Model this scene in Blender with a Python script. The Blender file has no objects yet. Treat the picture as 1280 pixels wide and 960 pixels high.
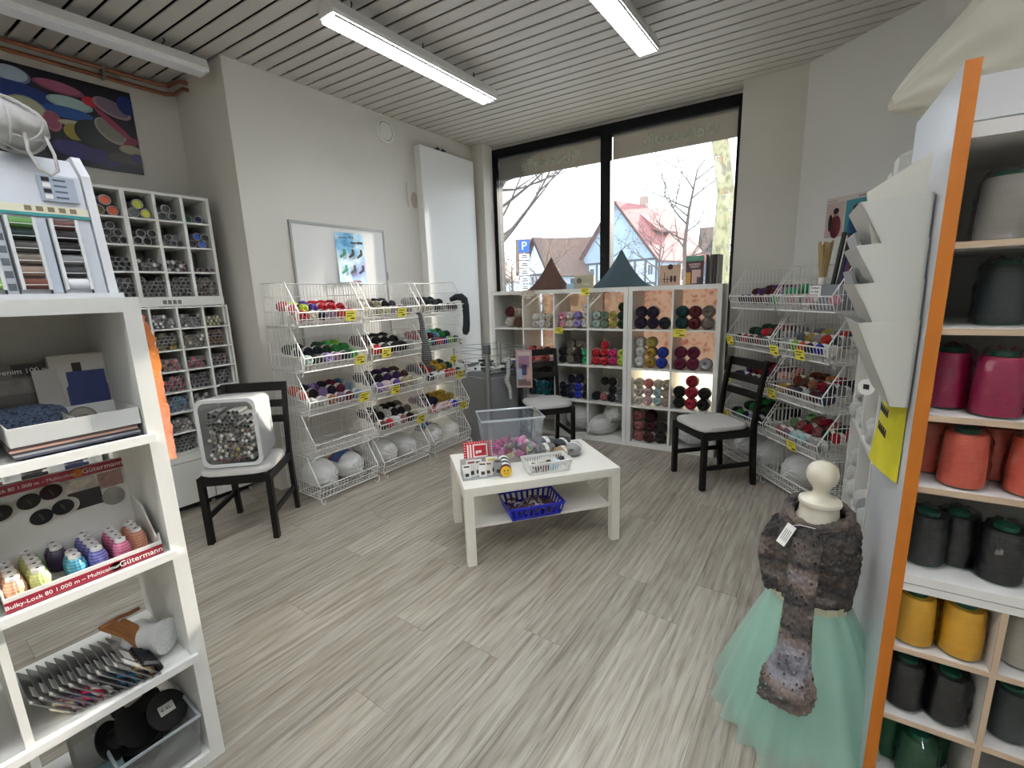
import bpy, bmesh, math, random
from mathutils import Vector, Matrix
S = bpy.context.scene
C = S.collection
rnd = random.Random(7)
PI = math.pi
def rad(a): return a*PI/180

# ---------------------------------------------------------------- camera
YAW, PITCH, ROLL, FPX, EYE = rad(35.5), 0.19702, 0.03367, 566.1, 1.44
fh = Vector((-math.sin(YAW), math.cos(YAW), 0)); rt = Vector((math.cos(YAW), math.sin(YAW), 0))
fw = fh*math.cos(PITCH) - Vector((0, 0, 1))*math.sin(PITCH)
dn = -rt.cross(fw)
cxv = rt*math.cos(ROLL) + dn*math.sin(ROLL); cyv = -rt*math.sin(ROLL) + dn*math.cos(ROLL)
cam = bpy.data.objects.new('camera', bpy.data.cameras.new('camera')); C.objects.link(cam)
m = Matrix.Identity(4)
for i in range(3):
    m[i][0] = cxv[i]; m[i][1] = -cyv[i]; m[i][2] = -fw[i]
m[0][3], m[1][3], m[2][3] = 0, 0, EYE
cam.matrix_world = m
cam.data.sensor_fit = 'HORIZONTAL'; cam.data.sensor_width = 36; cam.data.lens = FPX/1280*36
cam.data.clip_start = 0.02; cam.data.clip_end = 400
S.camera = cam

# ---------------------------------------------------------------- sky, sun, exposure
wd = bpy.data.worlds.new('sky'); S.world = wd; wd.use_nodes = True
bg = wd.node_tree.nodes['Background']
bg.inputs[0].default_value = (0.80, 0.90, 1.0, 1); bg.inputs[1].default_value = 2.4
sun = bpy.data.objects.new('sun', bpy.data.lights.new('sun', 'SUN')); C.objects.link(sun)
sun.data.energy = 11; sun.data.angle = rad(0.6); sun.data.color = (1.0, 0.93, 0.82)
sun.rotation_euler = Vector((-0.13, -1.0, -0.336)).to_track_quat('-Z', 'Y').to_euler()
S.view_settings.view_transform = 'Standard'; S.view_settings.look = 'None'
S.view_settings.exposure = 0.38; S.view_settings.gamma = 1.0; S.view_settings.use_curve_mapping = False

# ---------------------------------------------------------------- helpers
def lin(h):
    h = h.lstrip('#'); o = []
    for k in (0, 2, 4):
        c = int(h[k:k+2], 16)/255
        o.append(c/12.92 if c <= 0.04045 else ((c+0.055)/1.055)**2.4)
    return (*o, 1)
MATS = {}
def mat(h, rough=0.55, metal=0.0, var=0.0, scale=8.0, bump=0.0, bscale=60.0, spec=0.5, emit=0.0, stretch=None, key=None):
    k = key or (h, rough, metal, var, scale, bump, bscale, spec, emit, stretch)
    if k in MATS: return MATS[k]
    M = bpy.data.materials.new('surface_' + h.lstrip('#')); M.use_nodes = True; MATS[k] = M
    nt = M.node_tree; b = nt.nodes['Principled BSDF']; c = lin(h)
    b.inputs['Base Color'].default_value = c; b.inputs['Roughness'].default_value = rough
    b.inputs['Metallic'].default_value = metal; b.inputs['Specular IOR Level'].default_value = spec
    if emit:
        b.inputs['Emission Color'].default_value = c; b.inputs['Emission Strength'].default_value = emit
    if var or bump:
        tc = nt.nodes.new('ShaderNodeTexCoord'); src = tc.outputs['Object']
        if stretch:
            mp = nt.nodes.new('ShaderNodeMapping'); mp.inputs['Scale'].default_value = stretch
            nt.links.new(src, mp.inputs[0]); src = mp.outputs[0]
    if var:
        n = nt.nodes.new('ShaderNodeTexNoise'); n.inputs['Scale'].default_value = scale; n.inputs['Detail'].default_value = 5
        nt.links.new(src, n.inputs['Vector'])
        r = nt.nodes.new('ShaderNodeValToRGB')
        r.color_ramp.elements[0].position = 0.3; r.color_ramp.elements[1].position = 0.7
        r.color_ramp.elements[0].color = tuple(max(0, x*(1-var)) for x in c[:3]) + (1,)
        r.color_ramp.elements[1].color = tuple(min(1, x*(1+var)) for x in c[:3]) + (1,)
        nt.links.new(n.outputs[0], r.inputs[0]); nt.links.new(r.outputs[0], b.inputs['Base Color'])
    if bump:
        n2 = nt.nodes.new('ShaderNodeTexNoise'); n2.inputs['Scale'].default_value = bscale; n2.inputs['Detail'].default_value = 3
        nt.links.new(src, n2.inputs['Vector'])
        bp = nt.nodes.new('ShaderNodeBump'); bp.inputs['Strength'].default_value = bump; bp.inputs['Distance'].default_value = 0.01
        nt.links.new(n2.outputs[0], bp.inputs['Height']); nt.links.new(bp.outputs[0], b.inputs['Normal'])
    return M
def ramp_mat(key, cols, rough=0.8, scale=14.0, kind='noise', bump=0.4, stretch=(1, 1, 1), dist=4.0):
    """several colours mixed through a noise or wave: variegated yarn, printed cloth, roof tiles"""
    if key in MATS: return MATS[key]
    M = bpy.data.materials.new('surface_' + str(key)); M.use_nodes = True; MATS[key] = M
    nt = M.node_tree; b = nt.nodes['Principled BSDF']; b.inputs['Roughness'].default_value = rough
    tc = nt.nodes.new('ShaderNodeTexCoord'); mp = nt.nodes.new('ShaderNodeMapping'); mp.inputs['Scale'].default_value = stretch
    nt.links.new(tc.outputs['Object'], mp.inputs[0])
    if kind in ('wave', 'zwave'):
        n = nt.nodes.new('ShaderNodeTexWave'); n.inputs['Distortion'].default_value = dist; n.bands_direction = 'Z' if kind == 'zwave' else 'DIAGONAL'
    elif kind == 'voronoi': n = nt.nodes.new('ShaderNodeTexVoronoi')
    else:
        n = nt.nodes.new('ShaderNodeTexNoise'); n.inputs['Detail'].default_value = 4
    n.inputs['Scale'].default_value = scale
    nt.links.new(mp.outputs[0], n.inputs['Vector'])
    r = nt.nodes.new('ShaderNodeValToRGB'); e = r.color_ramp.elements
    lo, hi = (0.05, 0.95) if kind in ('wave', 'zwave') else (0.32, 0.68)
    while len(e) < len(cols): e.new(0.5)
    for i, h in enumerate(cols):
        e[i].position = lo + (hi-lo)*i/max(1, len(cols)-1); e[i].color = lin(h)
    out = n.outputs['Color'] if kind == 'voronoi' else n.outputs[0]
    nt.links.new(out, r.inputs[0]); nt.links.new(r.outputs[0], b.inputs['Base Color'])
    if bump:
        w = nt.nodes.new('ShaderNodeTexWave'); w.inputs['Scale'].default_value = 45; w.inputs['Distortion'].default_value = 6
        nt.links.new(tc.outputs['Object'], w.inputs['Vector'])
        bp = nt.nodes.new('ShaderNodeBump'); bp.inputs['Strength'].default_value = bump; bp.inputs['Distance'].default_value = 0.004
        nt.links.new(w.outputs[0], bp.inputs['Height']); nt.links.new(bp.outputs[0], b.inputs['Normal'])
    return M
def yarn_mat(h):
    k = ('yarn', h)
    if k in MATS: return MATS[k]
    c = lin(h); d = '#%02x%02x%02x' % tuple(int(int(h[i:i+2], 16)*0.72) for i in (1, 3, 5))
    return ramp_mat(k, [d, h, h], 0.9, 30, 'wave', 0.6, (1, .6, 1.3), 7)
def clear_mat(key, tint, alpha, gloss=0.12, rough=0.05, crumple=0.0):
    """thin clear sheet: light passes straight through, with some body colour and gloss"""
    if key in MATS: return MATS[key]
    M = bpy.data.materials.new('surface_' + key); M.use_nodes = True; MATS[key] = M
    nt = M.node_tree; nt.nodes.remove(nt.nodes['Principled BSDF']); o = nt.nodes['Material Output']
    t = nt.nodes.new('ShaderNodeBsdfTransparent')
    d = nt.nodes.new('ShaderNodeBsdfDiffuse'); d.inputs[0].default_value = lin(tint)
    tr = nt.nodes.new('ShaderNodeBsdfTranslucent'); tr.inputs[0].default_value = lin(tint)
    g = nt.nodes.new('ShaderNodeBsdfGlossy'); g.inputs[1].default_value = rough
    if crumple:
        tc = nt.nodes.new('ShaderNodeTexCoord'); nz = nt.nodes.new('ShaderNodeTexNoise'); nz.inputs['Scale'].default_value = crumple; nz.inputs['Detail'].default_value = 2; nz.inputs['Distortion'].default_value = 1.5
        bp = nt.nodes.new('ShaderNodeBump'); bp.inputs['Strength'].default_value = 1.0; bp.inputs['Distance'].default_value = .05
        nt.links.new(tc.outputs['Object'], nz.inputs['Vector']); nt.links.new(nz.outputs[0], bp.inputs['Height']); nt.links.new(bp.outputs[0], g.inputs['Normal'])
    def mix(f, a, b):
        x = nt.nodes.new('ShaderNodeMixShader'); x.inputs[0].default_value = f
        nt.links.new(a.outputs[0], x.inputs[1]); nt.links.new(b.outputs[0], x.inputs[2]); return x
    body = mix(0.45, d, tr); s = mix(alpha, t, body)
    fr = nt.nodes.new('ShaderNodeFresnel'); fr.inputs[0].default_value = 1.45
    ml = nt.nodes.new('ShaderNodeMath'); ml.operation = 'MULTIPLY_ADD'; ml.inputs[1].default_value = gloss*5; ml.inputs[2].default_value = gloss*.15; ml.use_clamp = True
    nt.links.new(fr.outputs[0], ml.inputs[0]); s = mix(0.1, s, g); nt.links.new(ml.outputs[0], s.inputs[0])
    nt.links.new(s.outputs[0], o.inputs[0]); return M
def cloth_mat(key, cols, through=0.4, scale=9.0):
    """cloth that lets light through"""
    if key in MATS: return MATS[key]
    M = ramp_mat(key, cols, 0.9, scale, 'noise', 0.0); nt = M.node_tree
    b = nt.nodes['Principled BSDF']; r = [n for n in nt.nodes if n.type == 'VALTORGB'][0]
    tr = nt.nodes.new('ShaderNodeBsdfTranslucent'); x = nt.nodes.new('ShaderNodeMixShader'); x.inputs[0].default_value = through
    nt.links.new(r.outputs[0], tr.inputs[0]); nt.links.new(b.outputs[0], x.inputs[1]); nt.links.new(tr.outputs[0], x.inputs[2])
    nt.links.new(x.outputs[0], nt.nodes['Material Output'].inputs[0]); return M

class MB:
    """collects shapes; build() links them as one mesh object"""
    def __init__(s): s.v = []; s.f = []; s.mi = []; s.cur = 0; s.T = Matrix.Identity(4)
    def add(s, vs, fs):
        b = len(s.v); s.v += [s.T @ Vector(p) for p in vs]
        s.f += [[b+i for i in q] for q in fs]; s.mi += [s.cur]*len(fs); return s
    def box(s, x0, y0, z0, x1, y1, z1):
        return s.add([(x0,y0,z0),(x1,y0,z0),(x1,y1,z0),(x0,y1,z0),(x0,y0,z1),(x1,y0,z1),(x1,y1,z1),(x0,y1,z1)],
                     [(0,3,2,1),(4,5,6,7),(0,1,5,4),(1,2,6,5),(2,3,7,6),(3,0,4,7)])
    def rbox(s, x0, y0, z0, x1, y1, z1, r=.004):
        """box with chamfered vertical and top edges"""
        vs = []; fs = []
        ring = lambda i, z: [(x0+i,y0+r,z),(x0+r,y0+i,z),(x1-r,y0+i,z),(x1-i,y0+r,z),(x1-i,y1-r,z),(x1-r,y1-i,z),(x0+r,y1-i,z),(x0+i,y1-r,z)]
        zs = [(r*.7, z0), (0, z0+r), (0, z1-r), (r*.7, z1)]
        for i, z in zs: vs += ring(i, z)
        for k in range(3):
            for j in range(8): fs.append((k*8+j, k*8+(j+1)%8, k*8+8+(j+1)%8, k*8+8+j))
        fs.append(tuple(range(7,-1,-1))); fs.append(tuple(range(24,32)))
        return s.add(vs, fs)
    def cyl(s, p0, p1, r0, r1=None, n=12, caps=True):
        p0, p1 = Vector(p0), Vector(p1); r1 = r0 if r1 is None else r1
        d = (p1-p0).normalized(); a = d.orthogonal().normalized(); b = d.cross(a)
        vs = []; off = PI/n
        for p, r in ((p0, r0), (p1, r1)):
            for i in range(n): t = 2*PI*i/n+off; vs.append(p+a*r*math.cos(t)+b*r*math.sin(t))
        fs = [(i,(i+1)%n,n+(i+1)%n,n+i) for i in range(n)]
        if caps: fs += [tuple(range(n-1,-1,-1)), tuple(range(n,2*n))]
        return s.add(vs, fs)
    def tube(s, pts, r, n=6, closed=False, caps=True):
        pts = [Vector(p) for p in pts]; N = len(pts); vs = []; fs = []; up = None
        rr = r if isinstance(r, (list, tuple)) else [r]*N
        for i, p in enumerate(pts):
            a = pts[i-1] if (i or closed) else p; b = pts[(i+1) % N] if (i < N-1 or closed) else p
            d = (b-a).normalized()
            if up is None: up = d.orthogonal().normalized()
            up = (up - d*up.dot(d)); up = up.normalized() if up.length > 1e-6 else d.orthogonal().normalized()
            q = d.cross(up)
            for k in range(n): t = 2*PI*k/n+PI/n; vs.append(p+up*rr[i]*math.cos(t)+q*rr[i]*math.sin(t))
        for i in range(N if closed else N-1):
            for k in range(n):
                j = (i+1) % N; fs.append((i*n+k, i*n+(k+1)%n, j*n+(k+1)%n, j*n+k))
        if caps and not closed: fs += [tuple(range(n-1,-1,-1)), tuple(range((N-1)*n, N*n))]
        return s.add(vs, fs)
    def lathe(s, prof, n=20, sx=1.0, sy=1.0):
        vs = []; fs = []; k = len(prof)
        for i in range(n):
            t = 2*PI*i/n
            for r, z in prof: vs.append((r*math.cos(t)*sx, r*math.sin(t)*sy, z))
        for i in range(n):
            j = (i+1) % n
            for q in range(k-1): fs.append((i*k+q, j*k+q, j*k+q+1, i*k+q+1))
        if prof[0][0] > 1e-5: fs.append(tuple(i*k for i in range(n-1, -1, -1)))
        if prof[-1][0] > 1e-5: fs.append(tuple(i*k+k-1 for i in range(n)))
        return s.add(vs, fs)
    def prism(s, pts, ext):
        """flat outline pushed along ext"""
        n = len(pts); e = Vector(ext); ps = [Vector(p) for p in pts]
        return s.add(ps+[p+e for p in ps], [tuple(range(n-1,-1,-1)), tuple(range(n,2*n))]+[(i,(i+1)%n,n+(i+1)%n,n+i) for i in range(n)])
    def grid(s, fn, nu, nv, wu=False, wv=False):
        vs = [fn(i/(nu if wu else nu-1), j/(nv if wv else nv-1)) for i in range(nu) for j in range(nv)]
        fs = []
        for i in range(nu if wu else nu-1):
            for j in range(nv if wv else nv-1):
                a, b = (i+1) % nu, (j+1) % nv; fs.append((i*nv+j, a*nv+j, a*nv+b, i*nv+b))
        return s.add(vs, fs)
    def ell(s, c, r, nu=16, nv=10):
        c = Vector(c)
        return s.grid(lambda u, v: c+Vector((r[0]*math.cos(2*PI*u)*math.sin(PI*v), r[1]*math.sin(2*PI*u)*math.sin(PI*v), -r[2]*math.cos(PI*v))), nu, nv, wu=True)
    def mesh(s, name, mats, smooth=40):
        me = bpy.data.meshes.new(name); me.from_pydata([tuple(p) for p in s.v], [], s.f)
        for k in (mats if isinstance(mats, (list, tuple)) else [mats]): me.materials.append(k)
        if any(s.mi): me.polygons.foreach_set('material_index', s.mi)
        if smooth:
            me.polygons.foreach_set('use_smooth', [True]*len(me.polygons))
            me.set_sharp_from_angle(angle=rad(smooth))
        bm = bmesh.new(); bm.from_mesh(me); bmesh.ops.recalc_face_normals(bm, faces=bm.faces); bm.to_mesh(me); bm.free()
        me.update(); return me
    def build(s, name, mats, parent=None, smooth=40): return link(name, s.mesh(name, mats, smooth), parent)
def link(name, me, parent=None, loc=None, rot=None, m=None):
    o = bpy.data.objects.new(name, me); C.objects.link(o)
    if parent: o.parent = parent
    if loc is not None: o.location = loc
    if rot is not None: o.rotation_euler = rot if hasattr(rot, '__len__') else (0, 0, rot)
    if m is not None:
        for i in range(len(o.material_slots)):
            mm = m[i] if isinstance(m, (list, tuple)) else m
            if mm: o.material_slots[i].link = 'OBJECT'; o.material_slots[i].material = mm
    return o
def tag(o, label, cat, group=None):
    o['label'] = label; o['category'] = cat
    if group: o['group'] = group
    return o
def thing(name, label, cat, loc=(0,0,0), rot=0, group=None):
    return tag(link(name, None, None, loc, rot), label, cat, group)
def struct(o): o['kind'] = 'structure'; return o
def copy_tree(o, parent=None):
    c = o.copy(); C.objects.link(c)
    if parent: c.parent = parent
    for ch in list(o.children): copy_tree(ch, c)
    return c
def text_mesh(body, size, mt, depth=0.0, align='CENTER'):
    cu = bpy.data.curves.new('lettering', 'FONT'); cu.body = body; cu.size = size; cu.extrude = depth
    cu.align_x = align; cu.align_y = 'CENTER'; cu.resolution_u = 3
    t = bpy.data.objects.new('lettering', cu); C.objects.link(t)
    bpy.context.view_layer.update()
    me = bpy.data.meshes.new_from_object(t.evaluated_get(bpy.context.evaluated_depsgraph_get()))
    bpy.data.objects.remove(t); me.materials.clear(); me.materials.append(mt); return me
def lettering(body, size, mt, parent, loc, rot, name='lettering', align='CENTER'):
    return link(name, text_mesh(body, size, mt, 0.0004, align), parent, loc, rot)

# ---------------------------------------------------------------- common surfaces
WHITE = mat('#dcdcd6', .42, var=.03, scale=3)
WALL = mat('#d0cdc4', .85, var=.03, scale=1.5, bump=.08, bscale=140)
WALLG = mat('#d8d7d2', .85, var=.03, scale=1.5, bump=.08, bscale=140)
WIRE = mat('#e4e3de', .35)
BLACKWOOD = mat('#0c0a08', .45, var=.15, scale=14, stretch=(1, 1, .15), spec=.35)
SEATCLOTH = mat('#b5b3ae', .9, bump=.15, bscale=300)
FRAME = mat('#0b0d10', .6, spec=.2)
STEEL = mat('#9a9ea0', .35, metal=.8)
PAPER = mat('#eceae4', .7)
YELLOW = mat('#e3d84a', .6)
INK = mat('#1a1a1a', .7)
RED = mat('#a3142a', .5)
W38 = rad(3.8)
wv = Vector((math.cos(W38), math.sin(W38), 0)); nv_ = Vector((-math.sin(W38), math.cos(W38), 0))
KB = Vector((-1.508, 3.932, 0))            # front foot corner between the two cube shelves
CEIL = 3.02
# ================================================================ the room
# floor with planks
fl = struct(MB().box(-4.5, -2.9, -.12, 2.6, 4.5, -.012).build('floor', mat('#4c4640', .9)))
def plank_mat():
    M = bpy.data.materials.new('surface_plank'); M.use_nodes = True; nt = M.node_tree; b = nt.nodes['Principled BSDF']
    tc = nt.nodes.new('ShaderNodeTexCoord'); oi = nt.nodes.new('ShaderNodeObjectInfo')
    sc = nt.nodes.new('ShaderNodeVectorMath'); sc.operation = 'SCALE'; sc.inputs[3].default_value = 37
    cb = nt.nodes.new('ShaderNodeCombineXYZ')
    for i in range(3): nt.links.new(oi.outputs['Random'], cb.inputs[i])
    nt.links.new(cb.outputs[0], sc.inputs[0])
    ad = nt.nodes.new('ShaderNodeVectorMath'); ad.operation = 'ADD'
    nt.links.new(tc.outputs['Object'], ad.inputs[0]); nt.links.new(sc.outputs[0], ad.inputs[1])
    mp = nt.nodes.new('ShaderNodeMapping'); mp.inputs['Scale'].default_value = (1, .035, 1)
    nt.links.new(ad.outputs[0], mp.inputs[0])
    n1 = nt.nodes.new('ShaderNodeTexNoise'); n1.inputs['Scale'].default_value = 120; n1.inputs['Detail'].default_value = 8; n1.inputs['Distortion'].default_value = 1.2
    nt.links.new(mp.outputs[0], n1.inputs['Vector'])
    mp2 = nt.nodes.new('ShaderNodeMapping'); mp2.inputs['Scale'].default_value = (1, .12, 1); nt.links.new(ad.outputs[0], mp2.inputs[0])
    n2 = nt.nodes.new('ShaderNodeTexNoise'); n2.inputs['Scale'].default_value = 9; n2.inputs['Detail'].default_value = 4; n2.inputs['Distortion'].default_value = 2.5
    nt.links.new(mp2.outputs[0], n2.inputs['Vector'])
    wvn = nt.nodes.new('ShaderNodeTexWave'); wvn.inputs['Scale'].default_value = 9; wvn.inputs['Distortion'].default_value = 9; wvn.inputs['Detail'].default_value = 3; wvn.inputs['Detail Scale'].default_value = .8
    nt.links.new(mp2.outputs[0], wvn.inputs['Vector'])
    r = nt.nodes.new('ShaderNodeValToRGB'); e = r.color_ramp.elements; e.new(.5)
    e[0].position = .27; e[0].color = lin('#797268'); e[1].position = .47; e[1].color = lin('#9a9387'); e[2].position = .74; e[2].color = lin('#aaa397')
    a1 = nt.nodes.new('ShaderNodeMath'); a1.operation = 'MULTIPLY_ADD'; a1.inputs[1].default_value = .16
    nt.links.new(wvn.outputs[0], a1.inputs[0]); nt.links.new(n1.outputs[0], a1.inputs[2])
    a2 = nt.nodes.new('ShaderNodeMath'); a2.operation = 'SUBTRACT'; a2.inputs[1].default_value = .08; nt.links.new(a1.outputs[0], a2.inputs[0])
    nt.links.new(a2.outputs[0], r.inputs[0])
    r2 = nt.nodes.new('ShaderNodeValToRGB'); e = r2.color_ramp.elements
    e[0].position = .25; e[0].color = lin('#d6d0c6'); e[1].position = .6; e[1].color = lin('#ffffff')
    nt.links.new(n2.outputs[0], r2.inputs[0])
    mx = nt.nodes.new('ShaderNodeMix'); mx.data_type = 'RGBA'; mx.blend_type = 'MULTIPLY'; mx.inputs[0].default_value = 1
    nt.links.new(r.outputs[0], mx.inputs[6]); nt.links.new(r2.outputs[0], mx.inputs[7])
    hv = nt.nodes.new('ShaderNodeHueSaturation'); nt.links.new(mx.outputs[2], hv.inputs['Color'])
    mr = nt.nodes.new('ShaderNodeMapRange'); mr.inputs[3].default_value = .88; mr.inputs[4].default_value = 1.1
    nt.links.new(oi.outputs['Random'], mr.inputs[0]); nt.links.new(mr.outputs[0], hv.inputs['Value'])
    nt.links.new(hv.outputs[0], b.inputs['Base Color'])
    b.inputs['Roughness'].default_value = .42
    bp = nt.nodes.new('ShaderNodeBump'); bp.inputs['Strength'].default_value = .12; bp.inputs['Distance'].default_value = .004
    nt.links.new(n1.outputs[0], bp.inputs['Height']); nt.links.new(bp.outputs[0], b.inputs['Normal'])
    return M
PLANK = plank_mat(); PW, PL = .182, 1.22; pc = {}
for i in range(38):
    x = -4.45 + i*PW
    if x+PW > 2.6: break
    y = -2.9 - (rnd.random()*.9 + .1)*PL
    y0 = -2.9
    y1 = y+PL
    while y0 < 4.5:
        y1 = min(y1, 4.5); L = round(y1-y0, 2)
        if L > .02:
            if L not in pc: pc[L] = MB().box(.0006, .0006, -.011, PW-.0006, L-.0006, 0).mesh('plank', PLANK, 0)
            link('plank', pc[L], fl, (x, y0, 0))
        y0 = y1; y1 += PL

# ceiling with slats (0.1 m apart, running along the window wall)
cl = struct(MB().box(-4.5, -2.9, CEIL+.045, 2.6, 4.9, CEIL+.15).build('ceiling', mat('#060606', .95, spec=.1)))
SLAT = mat('#bdbab3', .5, var=.02, scale=2)
sl = MB().rbox(-5.4, .0, 0, 5.4, .083, .010, .003).mesh('slat', SLAT, 0)
k = 0
for i in range(-46, 28):
    y = 1.622 + i*.1
    # a slat is fixed where its edge meets the left wall
    o = link('slat', sl, cl, (-3.40 + 3.3*wv.x, y + .015 + 3.3*wv.y, CEIL), W38)

# walls
def wall(name, a, b, z0=0.0, z1=CEIL+.05, t=.16, side=1, m=WALL):
    a, b = Vector((*a, 0)), Vector((*b, 0)); d = (b-a).normalized(); n = Vector((-d.y, d.x, 0))*side*t
    return struct(MB().prism([(a.x, a.y, z0), (b.x, b.y, z0), (b.x+n.x, b.y+n.y, z0), (a.x+n.x, a.y+n.y, z0)], (0, 0, z1-z0)).build(name, m, None, 0))
wall('wall_left', (-3.40, 1.635), (-3.40, 4.32), side=1, t=.75)
wall('wall_back_left', (-4.15, -2.8), (-4.15, 1.7), side=1)
wall('wall_pier_left', (-3.41, 4.13), (-3.235, 4.13), side=1, t=.19)
wall('wall_pier_right', (-.742, 4.31), (-.304, 4.31), side=1, t=.5)
wall('wall_right', (-.304, 4.31), (2.30, 2.30), side=1, m=WALLG)
wall('wall_side', (2.30, 2.40), (2.30, -2.8), side=1)
wall('wall_rear', (2.4, -2.8), (-4.3, -2.8), side=1)
# window
WP = KB + nv_*.5
def onw(t, d, z): p = WP + wv*t + nv_*d; return Vector((p.x, p.y, z))
tl, tr_, tm = -1.71, .80, -.395       # along the window wall
struct(MB().prism([onw(tl-.3, 0, 0), onw(tr_+.1, 0, 0), onw(tr_+.1, .25, 0), onw(tl-.3, .25, 0)], (0, 0, .30)).build('wall_window', WALL, None, 0))
struct(MB().prism([onw(tl-.3, .02, 2.985), onw(tr_+.1, .02, 2.985), onw(tr_+.1, .25, 2.985), onw(tl-.3, .25, 2.985)], (0, 0, .09)).build('trim_1', WALL, None, 0))
win = struct(link('window_1', None, None, WP, W38))
def wf(name, x0, x1, z0, z1, y0=-.02, y1=.10): return MB().box(x0, y0, z0, x1, y1, z1).build(name, FRAME, win, 0)
wf('frame', tl, tl+.06, .3, 2.985); wf('frame', tr_-.05, tr_, .3, 2.985); wf('mullion', tm-.05, tm+.05, .3, 2.985)
wf('frame', tl+.06, tm-.05, 2.90, 2.985); wf('frame', tm+.05, tr_-.05, 2.90, 2.985); wf('frame', tl+.06, tr_-.05, .3, .37)
GLASS = clear_mat('window_glass', '#eef4f6', .02, .05, .0)
for a, b in ((tl+.06, tm-.05), (tm+.05, tr_-.05)):
    MB().box(a, .035, .37, b, .041, 2.90).build('pane', GLASS, win, 0)
    FILM = cloth_mat('window_film', ['#8f8c85', '#97948c'], .45, 2)
    p = MB().box(a+.004, .044, 2.675, b-.004, .048, 2.896).build('film_band', FILM, win, 0)
LET = cloth_mat('window_letters', ['#f2faf4', '#f6fff8'], .9, 2)
for body, x in (('Modestoffe', -1.02), ('Dekostoffe', .26)):
    link('lettering', text_mesh(body, .15, LET, .0006), win, (x, .0345, 2.78), (PI/2, 0, PI))
struct(MB().box(tl, -.16, .30, tr_, -.02, .325).build('window_sill', WHITE, win, 0)) if False else None

# suspended lamps
def lamp(x, y0, y1, z, lit, label):
    t = thing('ceiling_lamp', label, 'lamp', (x, y0, z), 0)
    L = y1-y0; w = .058
    hm = mat('#d8d8d4', .35)
    MB().prism([(-w, 0, 0), (w, 0, 0), (w*1.1, 0, .02), (w*.75, 0, .075), (-w*.75, 0, .075), (-w*1.1, 0, .02)], (0, L, 0)).build('housing', hm, t, 0)
    dm = mat('#f4f8ff', .3, emit=38 if lit else 0)
    MB().box(-w*.9, .015, -.004, w*.9, L-.015, .006).build('light_strip', dm, t, 0)
    lou = MB(); lm = mat('#f0f2f2', .15, metal=.6)
    for k in range(int(L/.028)):
        y = .02+k*.028
        if y < L-.02: lou.box(-w*.95, y, -.016, w*.95, y+.002, -.004)
    for sx in (-.95, 0, .95): lou.box(sx*w-.001, .012, -.018, sx*w+.001, L-.012, -.004)
    if lit: lou.build('louvre_grid', lm, t, 0)
    for q in (.12, .5, .86):
        MB().tube([(0, L*q-.01, .075), (.012, L*q-.012, .10), (-.008, L*q+.01, .12), (0, L*q, CEIL-z)], .004, 5).build('hanger_hook', mat('#3a3a38', .5, metal=.5), t)
    return t
lamp(-2.29, 1.66, 3.06, 2.885, True, 'lit white louvred strip lamp nearest the round wall vent')
lamp(-1.085, 1.70, 3.12, 2.885, True, 'lit white louvred strip lamp above the coffee table at top edge')
lamp(-3.45, .06, 1.55, 2.885, False, 'unlit white strip lamp beside the copper pipes')
for x, y in ((-2.29, -2.4), (-2.29, -.75), (-1.085, -2.4), (-1.085, -.75), (.12, -2.4), (.12, -.75), (.12, .08), (1.3, -2.4), (1.3, -.75), (1.3, .9)):  # added out of view to brighten the room, mostly its right side
    if (x, y) != (.12, -.75): lamp(x, y, y+1.42, 2.885, True, 'added unseen louvred strip lamp giving fill light to the shop')['group'] = 'added unseen strip lamps for fill light'

# copper pipes
t = thing('copper_pipes', 'pair of copper heating pipes running under the slatted ceiling', 'pipe', (-4.15, 0, 2.96))
cop = mat('#8f5a44', .35, metal=.55, var=.15, scale=30)
MB().tube([(.05, -2.7, .03), (.05, 1.52, .03), (.07, 1.57, .03), (.22, 1.59, .03), (.22, 1.64, .03)], .013, 8).build('pipe', cop, t)
MB().tube([(.03, -2.7, -.015), (.03, 1.55, -.015), (.07, 1.60, -.015), (.22, 1.605, -.015), (.22, 1.64, -.015)], .013, 8).build('pipe', cop, t)
for y in (-1.2, 0, 1.2): MB().box(0, y, -.03, .066, y+.015, .045).build('pipe_clamp', STEEL, t, 0)

# round vent, whiteboard, sock poster, tall panel on the left wall
t = thing('round_vent', 'round white air vent high on the wall below the ceiling', 'vent', (-3.40, 2.955, 2.885))
v = MB(); v.T = Matrix.Rotation(PI/2, 4, 'Y'); v.lathe([(0, .012), (.072, .012), (.074, .006), (.076, .006)], 28); v.build('disc', WHITE, t)
v = MB(); v.T = Matrix.Rotation(PI/2, 4, 'Y'); v.lathe([(.079, 0), (.080, .012), (.096, .010), (.098, 0)], 28); v.build('ring', WHITE, t)
v = MB(); v.T = Matrix.Rotation(PI/2, 4, 'Y'); v.lathe([(0, .001), (.08, .001)], 28); v.build('gap', INK, t)
t = thing('whiteboard', 'grey framed whiteboard on the wall above the wire baskets', 'whiteboard', (-3.40, 1.95, 1.05))
MB().box(.004, .012, .012, .014, .87, .972).build('board', mat('#e3e3df', .25), t, 0)
GF = mat('#a9a9a6', .4, metal=.4)
for b in ((0, 0, 0, .022, .014, .985), (0, .868, 0, .022, .882, .985), (0, .014, .965, .022, .868, .985), (0, .014, 0, .022, .868, .02)): MB().box(*b).build('frame', GF, t, 0)
MB().box(.0, .88, .55, .02, .89, .62).build('pen_clip', INK, t, 0)
po = thing('sock_poster', 'blue poster with six printed socks on the whiteboard', 'poster', (-3.384, 2.325, 1.56))
pm = ramp_mat('poster_sky', ['#3f8fc0', '#8cc4e2', '#d5e6ee', '#9fc6e6', '#b3a6d6'], .45, 4.5, 'noise', 0)
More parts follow.
